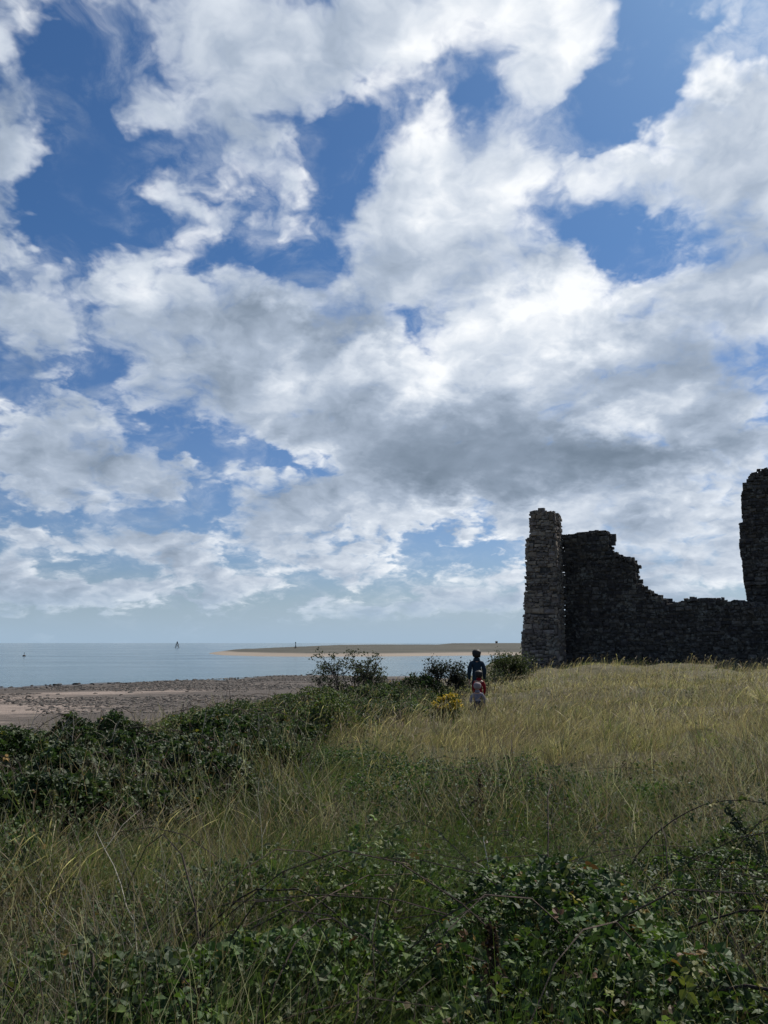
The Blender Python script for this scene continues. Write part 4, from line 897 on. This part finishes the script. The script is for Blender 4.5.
def person(loc, yaw, H, build, headk, jacket, trousers, hair, label, cat='person', hat=None, arm=.10, stride=.12, fluff=.006, armout=.05):
    """seen from behind: +Y is the way they walk. H height, headk head size as a share of height"""
    root = tag(empty('person', (loc[0], loc[1], loc[2]), yaw), label, cat)
    hd = headk * H; hipz = .50 * H - .02; sh = H - hd * 1.28; bw = build * H
    V, E, R = [], [], []
    def v(p, r, par=None):
        V.append(p); R.append(r)
        if par is not None: E.append((par, len(V) - 1))
        return len(V) - 1
    hw = bw * .40; sw = bw * .74
    pel = v((0, 0, hipz + .02 * H), (bw * .52, bw * .36)); wa = v((0, .0, hipz + .12 * H), (bw * .46, bw * .32), pel)
    ch = v((0, .005, sh - .06 * H), (bw * .56, bw * .38), wa); nk0 = v((0, .0, sh + .01 * H), bw * .26, ch); nk = v((0, .005, sh + hd * .22), hd * .26, nk0)
    h1 = v((0, .02 * H, H - hd * .78), hd * .36, nk); h2 = v((0, .015 * H, H - hd * .42), (hd * .46, hd * .50), h1); h3 = v((0, .01 * H, H - hd * .20), hd * .30, h2)
    v((0, .015 * H + hd * .50, H - hd * .58), hd * .06, h2)                                   # nose
    legs, arms = [], []
    for s in (-1, 1):
        st = stride * s * H
        a = v((s * hw, 0, hipz - .02 * H), bw * .32, pel); k = v((s * hw * .95, st * .55 + .02 * H, .27 * H), bw * .20, a)
        an = v((s * hw * .92, st - (.05 * H if s < 0 else 0), .05 * H + (.035 * H if s < 0 else 0)), bw * .125, k)
        v((s * hw * 1.05, st + .075 * H - (.05 * H if s < 0 else 0), .022 * H), bw * .12, an); legs.append((a, k, an))
        so_ = v((s * sw, 0, sh - .045 * H), bw * .24, ch); el = v((s * (sw + armout * H), -.015 * H, sh - .185 * H), bw * .155, so_)
        wr = v((s * (sw + armout * H * .9), arm * H * (.5 + .5 * s * .4), sh - .335 * H), bw * .105, el)
        px, py, pz = V[wr]; pm = v((px, py + .012 * H, pz - .035 * H), (bw * .075, bw * .12), wr)
        for f in range(4):                                                                    # four fingers, slightly curled, and the thumb
            oy = (f - 1.5) * .0115 * H; ln = (.8, 1.0, .95, .72)[f] * .030 * H
            k1 = v((px - s * .003 * H, py + .012 * H + oy * 1.3, pz - .060 * H), .0052 * H, pm); k2 = v((px - s * .010 * H, py + .016 * H + oy * 1.35, pz - .060 * H - ln), .0044 * H, k1)
        t1 = v((px - s * .010 * H, py + .036 * H, pz - .040 * H), .0060 * H, pm); v((px - s * .016 * H, py + .045 * H, pz - .062 * H), .0048 * H, t1)
        arms.append((so_, el, wr))
    skin_mesh('body', V, E, R, M_SKIN, root, 2)
    for s in (-1, 1):                                                                         # ears, eyes
        mb = MB(); mb.box((s * hd * .43, .015 * H, H - hd * .52), (hd * .07, hd * .16, hd * .26), (.42, .25, .18), hd * .03); mb.build('ear', M_SKIN, root, True)
        mb = MB(); mb.box((s * hd * .16, .015 * H + hd * .41, H - hd * .48), (hd * .12, hd * .05, hd * .06), (.8, .8, .8), hd * .02); mb.build('eye', M_EYE, root, True)
    g_ = lambda r, k, plus=.0: (tuple(x * k + plus for x in r) if isinstance(r, tuple) else r * k + plus)
    # jacket: torso and sleeves
    JV = [V[wa], V[pel], (V[pel][0], V[pel][1], V[pel][2] - .05 * H), V[ch], V[nk0]]; JR = [g_(R[wa], 1.18, .012 * H), g_(R[pel], 1.16, .014 * H), g_(R[pel], 1.18, .014 * H), g_(R[ch], 1.10, .010 * H), bw * .33]
    JE = [(0, 1), (1, 2), (0, 3), (3, 4)]
    for (a, b, c) in arms:
        n0 = len(JV); cuff = tuple(V[c][i] * .93 + V[b][i] * .07 for i in range(3))
        JV += [V[a], V[b], cuff]; JR += [R[a] * 1.22 + .008 * H, R[b] * 1.35 + .012 * H, R[c] * 1.3 + .006 * H]; JE += [(3, n0), (n0, n0 + 1), (n0 + 1, n0 + 2)]
    skin_mesh('jacket', JV, JE, JR, jacket, root, 2, fluff * H)
    col = skin_mesh('collar', [(0, .0, sh - .03 * H), (0, .0, sh + hd * .10), (0, .004, sh + hd * .34)], [(0, 1), (1, 2)], [bw * .56, bw * .48, bw * .42], jacket, root, 2)
    TV = [V[pel]]; TR = [g_(R[pel], 1.08, .004 * H)]; TE = []
    for (a, k, an) in legs:
        n0 = len(TV); TV += [V[a], V[k], V[an]]; TR += [R[a] * 1.1 + .004 * H, R[k] * 1.2 + .006 * H, R[an] * 1.35 + .006 * H]; TE += [(0, n0), (n0, n0 + 1), (n0 + 1, n0 + 2)]
    skin_mesh('trousers', TV, TE, TR, trousers, root, 2, .004 * H)
    for (a, k, an) in legs:
        x, y, z = V[an]; skin_mesh('shoe', [(x, y - .02 * H, max(.028 * H, z - .022 * H)), (x, y + .05 * H, .026 * H + max(0, z - .06 * H)), (x, y + .095 * H, .022 * H)], [(0, 1), (1, 2)], [.030 * H, .030 * H, .022 * H], M_SHOE, root, 2)
    if hat:
        skin_mesh('hat', [(0, -.020 * H, H - hd * .96), (0, -.016 * H, H - hd * .60), (0, -.004 * H, H - hd * .22), (0, .004 * H, H + hd * .04)], [(0, 1), (1, 2), (2, 3)], [hd * .46, hd * .61, hd * .60, hd * .32], hat, root, 2, .01 * H)
    else:
        skin_mesh('hair', [(0, -.022 * H, H - hd * 1.02), (0, -.018 * H, H - hd * .66), (0, -.006 * H, H - hd * .26), (0, .004 * H, H + hd * .03)], [(0, 1), (1, 2), (2, 3)], [hd * .46, hd * .60, (hd * .62, hd * .60), hd * .36], hair, root, 2, .02 * H)
    return root
M_EYE = plain('eye', (.6, .6, .6), .3, .5, .0)
M_SHOE = cloth_mat('shoe', (.03, .028, .028)); M_HAIR = plain('hair', (.014, .011, .010), .6, .3, .3, 40, .4)
def foot(x, y): return (x, y, float(height(x, y)) - .01)
person(foot(2.72, 23.0), .03, 1.75, .128, .135, cloth_mat('navy_jacket', (.014, .030, .046)), cloth_mat('dark_trousers', (.022, .023, .028)), M_HAIR,
       'adult with dark hair in a navy jacket walking away through the grass', arm=.07, armout=.035)
person(foot(2.63, 21.8), -.05, 1.20, .130, .165, cloth_mat('red_jacket', (.20, .010, .016)), cloth_mat('blue_trousers', (.03, .035, .055)), M_HAIR,
       'child in a red jacket walking close behind the adult', arm=.06, armout=.03)
person(foot(2.44, 20.6), .06, .93, .150, .205, cloth_mat('mauve_jacket', (.20, .19, .235)), cloth_mat('toddler_trousers', (.05, .05, .065)), M_HAIR,
       'small child in a pale mauve coat and knitted hat, last of the walkers', hat=cloth_mat('knitted_hat', (.26, .21, .21)), arm=.03, armout=.085, fluff=.012)
# ---------------------------------------------------------------- beach rocks, shingle, sea marks
rr = np.random.default_rng(77)
import mathutils
def ico(sub):
    bm = bmesh.new(); bmesh.ops.create_icosphere(bm, subdivisions=sub, radius=1.0)
    V = np.array([v.co[:] for v in bm.verts]); T = np.array([[v.index for v in f.verts] for f in bm.faces]); bm.free(); return V, T
ICO1, ICO2 = ico(1), ico(2)
def rock_verts(base, flat=.5):
    V = base * (1 + .28 * rr.normal(0, 1, (len(base), 1)).clip(-1.2, 1.2)) if len(base) < 20 else base.copy()
    if len(base) >= 20:
        for _ in range(9):
            d = rr.normal(0, 1, 3); d /= np.linalg.norm(d); c = rr.uniform(.45, .85); k = V @ d; V = V - np.maximum(k - c, 0)[:, None] * d
        V *= 1 + .05 * rr.normal(0, 1, (len(V), 1))
    return V * np.array([rr.uniform(.8, 1.5), rr.uniform(.7, 1.1), flat * rr.uniform(.6, 1.2)])
M_ROCK = attr_mat('beach_rock', .75, .3, .6, 9.0, .35)
def shore_pos(n, wlo, whi, along=(-70, 60)):
    """points given by distance from the waterline (negative = up the beach)"""
    s_ = rr.uniform(along[0], along[1], n); w = rr.uniform(wlo, whi, n)
    return -45 + .62 * s_ - .785 * w, 92 + .785 * s_ + .62 * w
ROCK_COL = [(.045, .039, .034), (.065, .055, .047), (.032, .031, .026), (.10, .082, .068)]
protos = []
for k in range(6):
    V, T = rock_verts(ICO2[0]), ICO2[1]
    protos.append(mesh_np('beach_rock', V * .5, None, T, np.tile(np.array(ROCK_COL[k % 4]), (len(V), 1)), M_ROCK, None, False).data)
for o in [o for o in COL.objects if o.name.startswith('beach_rock')]: bpy.data.objects.remove(o)
def put_rock(x, y, s, label, group):
    o = bpy.data.objects.new('beach_rock', protos[rr.integers(6)]); COL.objects.link(o)
    o.location = (x, y, max(float(height(x, y)), SEA) + .08 * s); o.rotation_euler = (rr.normal(0, .15), rr.normal(0, .15), rr.random() * 6.28); o.scale = (s, s, s)
    tag(o, label, 'rock', group)
X, Y = shore_pos(70, -5, .6, (-6, 62))
for x, y in zip(X, Y): put_rock(x, y, rr.uniform(.25, .7), 'dark weed covered rock at the edge of the water', 'rocks along the waterline')
X, Y = shore_pos(26, -1.5, 3.0, (-14, 12))
for x, y in zip(X, Y): put_rock(x, y, rr.uniform(.4, .8), 'dark rock standing in the shallow water off the left of the beach', 'rocks in the shallows')
X, Y = shore_pos(420, -52, -6, (-55, 40)); n_ = 0
for x, y in zip(X, Y):
    if abs(x / y + .25) < .30 and edge_dist(x, y) > 6.5 and n_ < 110 and vnoise(x * .12, y * .12, 44, 2) > .40:
        put_rock(x, y, rr.uniform(.18, .5), 'dark rock lying among the shingle of the beach', 'rocks on the shingle beach'); n_ += 1
# shingle and weed: far too many to count
mb = MB(); n = 13000; X, Y = shore_pos(n * 3, -66, 0, (-70, 45)); cnt = 0
dens = vnoise(X * .10 + Y * .05, Y * .10, 45, 3) + .12 * sstep(-34, -14, X)
for x, y, dn in zip(X, Y, dens):
    if dn < .50 or x / y < -.62 or x / y > .1 or float(edge_dist(np.array([x]), np.array([y]))[0]) < 5: continue
    s = rr.uniform(.03, .12) * (1.0 + .006 * y); V = rock_verts(ICO1[0], .45) * s
    a = rr.random() * 6.28; c, sn = math.cos(a), math.sin(a); V = V @ np.array([[c, sn, 0], [-sn, c, 0], [0, 0, 1]])
    mb.add(V + (x, y, float(height(x, y)) + s * .1), None, ICO1[1], np.array(ROCK_COL[rr.integers(4)]) * rr.uniform(.7, 1.6)); cnt += 1
    if cnt >= n: break
tag(mb.build('shingle', M_ROCK), 'dark shingle and seaweed scattered in bands over the pale beach', 'shingle', None, 'stuff')
# lattice sea beacon --------------------------------------------------------
M_IRON = plain('dark_iron', (.035, .036, .04), .7, .3, .3, 1.0)
BX, BY = -216.0, 815.0
root = tag(empty('sea_beacon', (BX, BY, SEA)), 'dark legged beacon tower standing alone in the sea', 'beacon')
legs_top = 5.6
for sx, sy in ((-1, -1), (1, -1), (1, 1), (-1, 1)):
    mb = MB(); mb.tube([(sx * 2.5, sy * 2.5, -2), (sx * 1.1, sy * 1.1, legs_top)], [.26, .22], 6); mb.build('leg', M_IRON, root)
mb = MB()
for z, r in ((1.6, 2.02), (3.6, 1.55)):
    c = [(-r, -r, z), (r, -r, z), (r, r, z), (-r, r, z)]
    for k in range(4): mb.tube([c[k], c[(k + 1) % 4]], .12, 5)
for sx, sy, tx, ty in ((-1, -1, 1, -1), (1, -1, -1, -1), (-1, 1, 1, 1), (1, 1, -1, 1)): mb.tube([(sx * 2.02, sy * 2.02, 1.6), (tx * 1.2, ty * 1.2, 5.2)], .09, 5)
mb.build('bracing', M_IRON, root)
mb = MB(); mb.box((0, 0, 5.75), (3.0, 3.0, .3), (1, 1, 1), .05); mb.build('platform', M_IRON, root)
mb = MB(); mb.box((0, 0, 6.9), (1.5, 1.5, 2.0), (1, 1, 1), .1); mb.build('cabin', M_IRON, root)
mb = MB(); mb.tube([(0, 0, 7.9), (0, 0, 8.6), (0, 0, 9.2)], [.45, .5, .08], 8); mb.build('lantern', M_IRON, root); root.scale = (.8, .8, .78)
# mooring buoy ----------------------------------------------------------------
x, y = -144.0, 313.0
root = tag(empty('buoy', (x, y, SEA)), 'small dark buoy floating on the sea near the left edge', 'buoy')
mb = MB(); mb.tube([(0, 0, -.5), (0, 0, -.1), (0, 0, .35), (0, 0, .55)], [.35, .62, .60, .25], 12); mb.build('float', plain('buoy_paint', (.05, .035, .03), .6, .3), root)
mb = MB(); mb.tube([(0, 0, .5), (0, 0, 1.3)], [.07, .06], 6); mb.tube([(0, 0, 1.2), (0, 0, 1.32), (0, 0, 1.5)], [.08, .2, .05], 8); mb.build('mast', M_IRON, root)
def mark_post(x, y, z, h, label, cat='beacon post'):
    root = tag(empty('beacon_post', (x, y, z)), label, cat)
    mb = MB(); mb.tube([(0, 0, -.5), (0, 0, h)], [.22, .18], 6); mb.build('post', M_IRON, root)
    mb = MB()
    for k in range(3): mb.tube([(math.cos(k * 2.09) * 1.1, math.sin(k * 2.09) * 1.1, -.4), (0, 0, h * .55)], .12, 5)
    mb.build('strut', M_IRON, root)
    mb = MB(); mb.box((0, 0, h - .4), (.6, .6, .8), (1, 1, 1), .1); mb.build('topmark', M_IRON, root)
mark_post(-57.8, 510.0, float(spit_h(-57.8, 510.0)), 4.0, 'slim beacon post standing on the low sand spit')
hx, hy = 163.0, 1130.0
root = tag(empty('lookout_hut', (hx, hy, float(spit_h(hx, hy)))), 'tiny dark hut on the far headland left of the buttress', 'hut')
mb = MB(); mb.box((0, 0, .9), (3.0, 2.6, 2.4), (1, 1, 1), .05); mb.build('wall', M_IRON, root)
mb = MB(); V = [(-1.7, -1.5, 2.08), (1.7, -1.5, 2.08), (1.7, 1.5, 2.08), (-1.7, 1.5, 2.08), (-1.7, 0, 3.0), (1.7, 0, 3.0)]; mb.add(V, [(0, 1, 5, 4), (2, 3, 4, 5), (3, 2, 1, 0)], [(0, 4, 3), (1, 2, 5)]); mb.build('roof', M_IRON, root)
# ---------------------------------------------------------------- sun
sd = bpy.data.lights.new('sun', 'SUN'); sd.energy = SUN_E; sd.angle = math.radians(.6); sd.color = (1.0, .95, .87)
so = bpy.data.objects.new('sun', sd); COL.objects.link(so)
a, e = math.radians(SUN_AZ), math.radians(SUN_EL)
to_sun = Vector((math.sin(a) * math.cos(e), math.cos(a) * math.cos(e), math.sin(e)))
so.rotation_euler = to_sun.to_track_quat('Z', 'Y').to_euler(); so.location = (20, 30, 40)
scene.cycles.max_bounces = 5; scene.cycles.diffuse_bounces = 3; scene.cycles.glossy_bounces = 2
scene.cycles.transmission_bounces = 3; scene.cycles.transparent_max_bounces = 4
scene.cycles.sample_clamp_indirect = 4.0; scene.cycles.caustics_reflective = False; scene.cycles.caustics_refractive = False
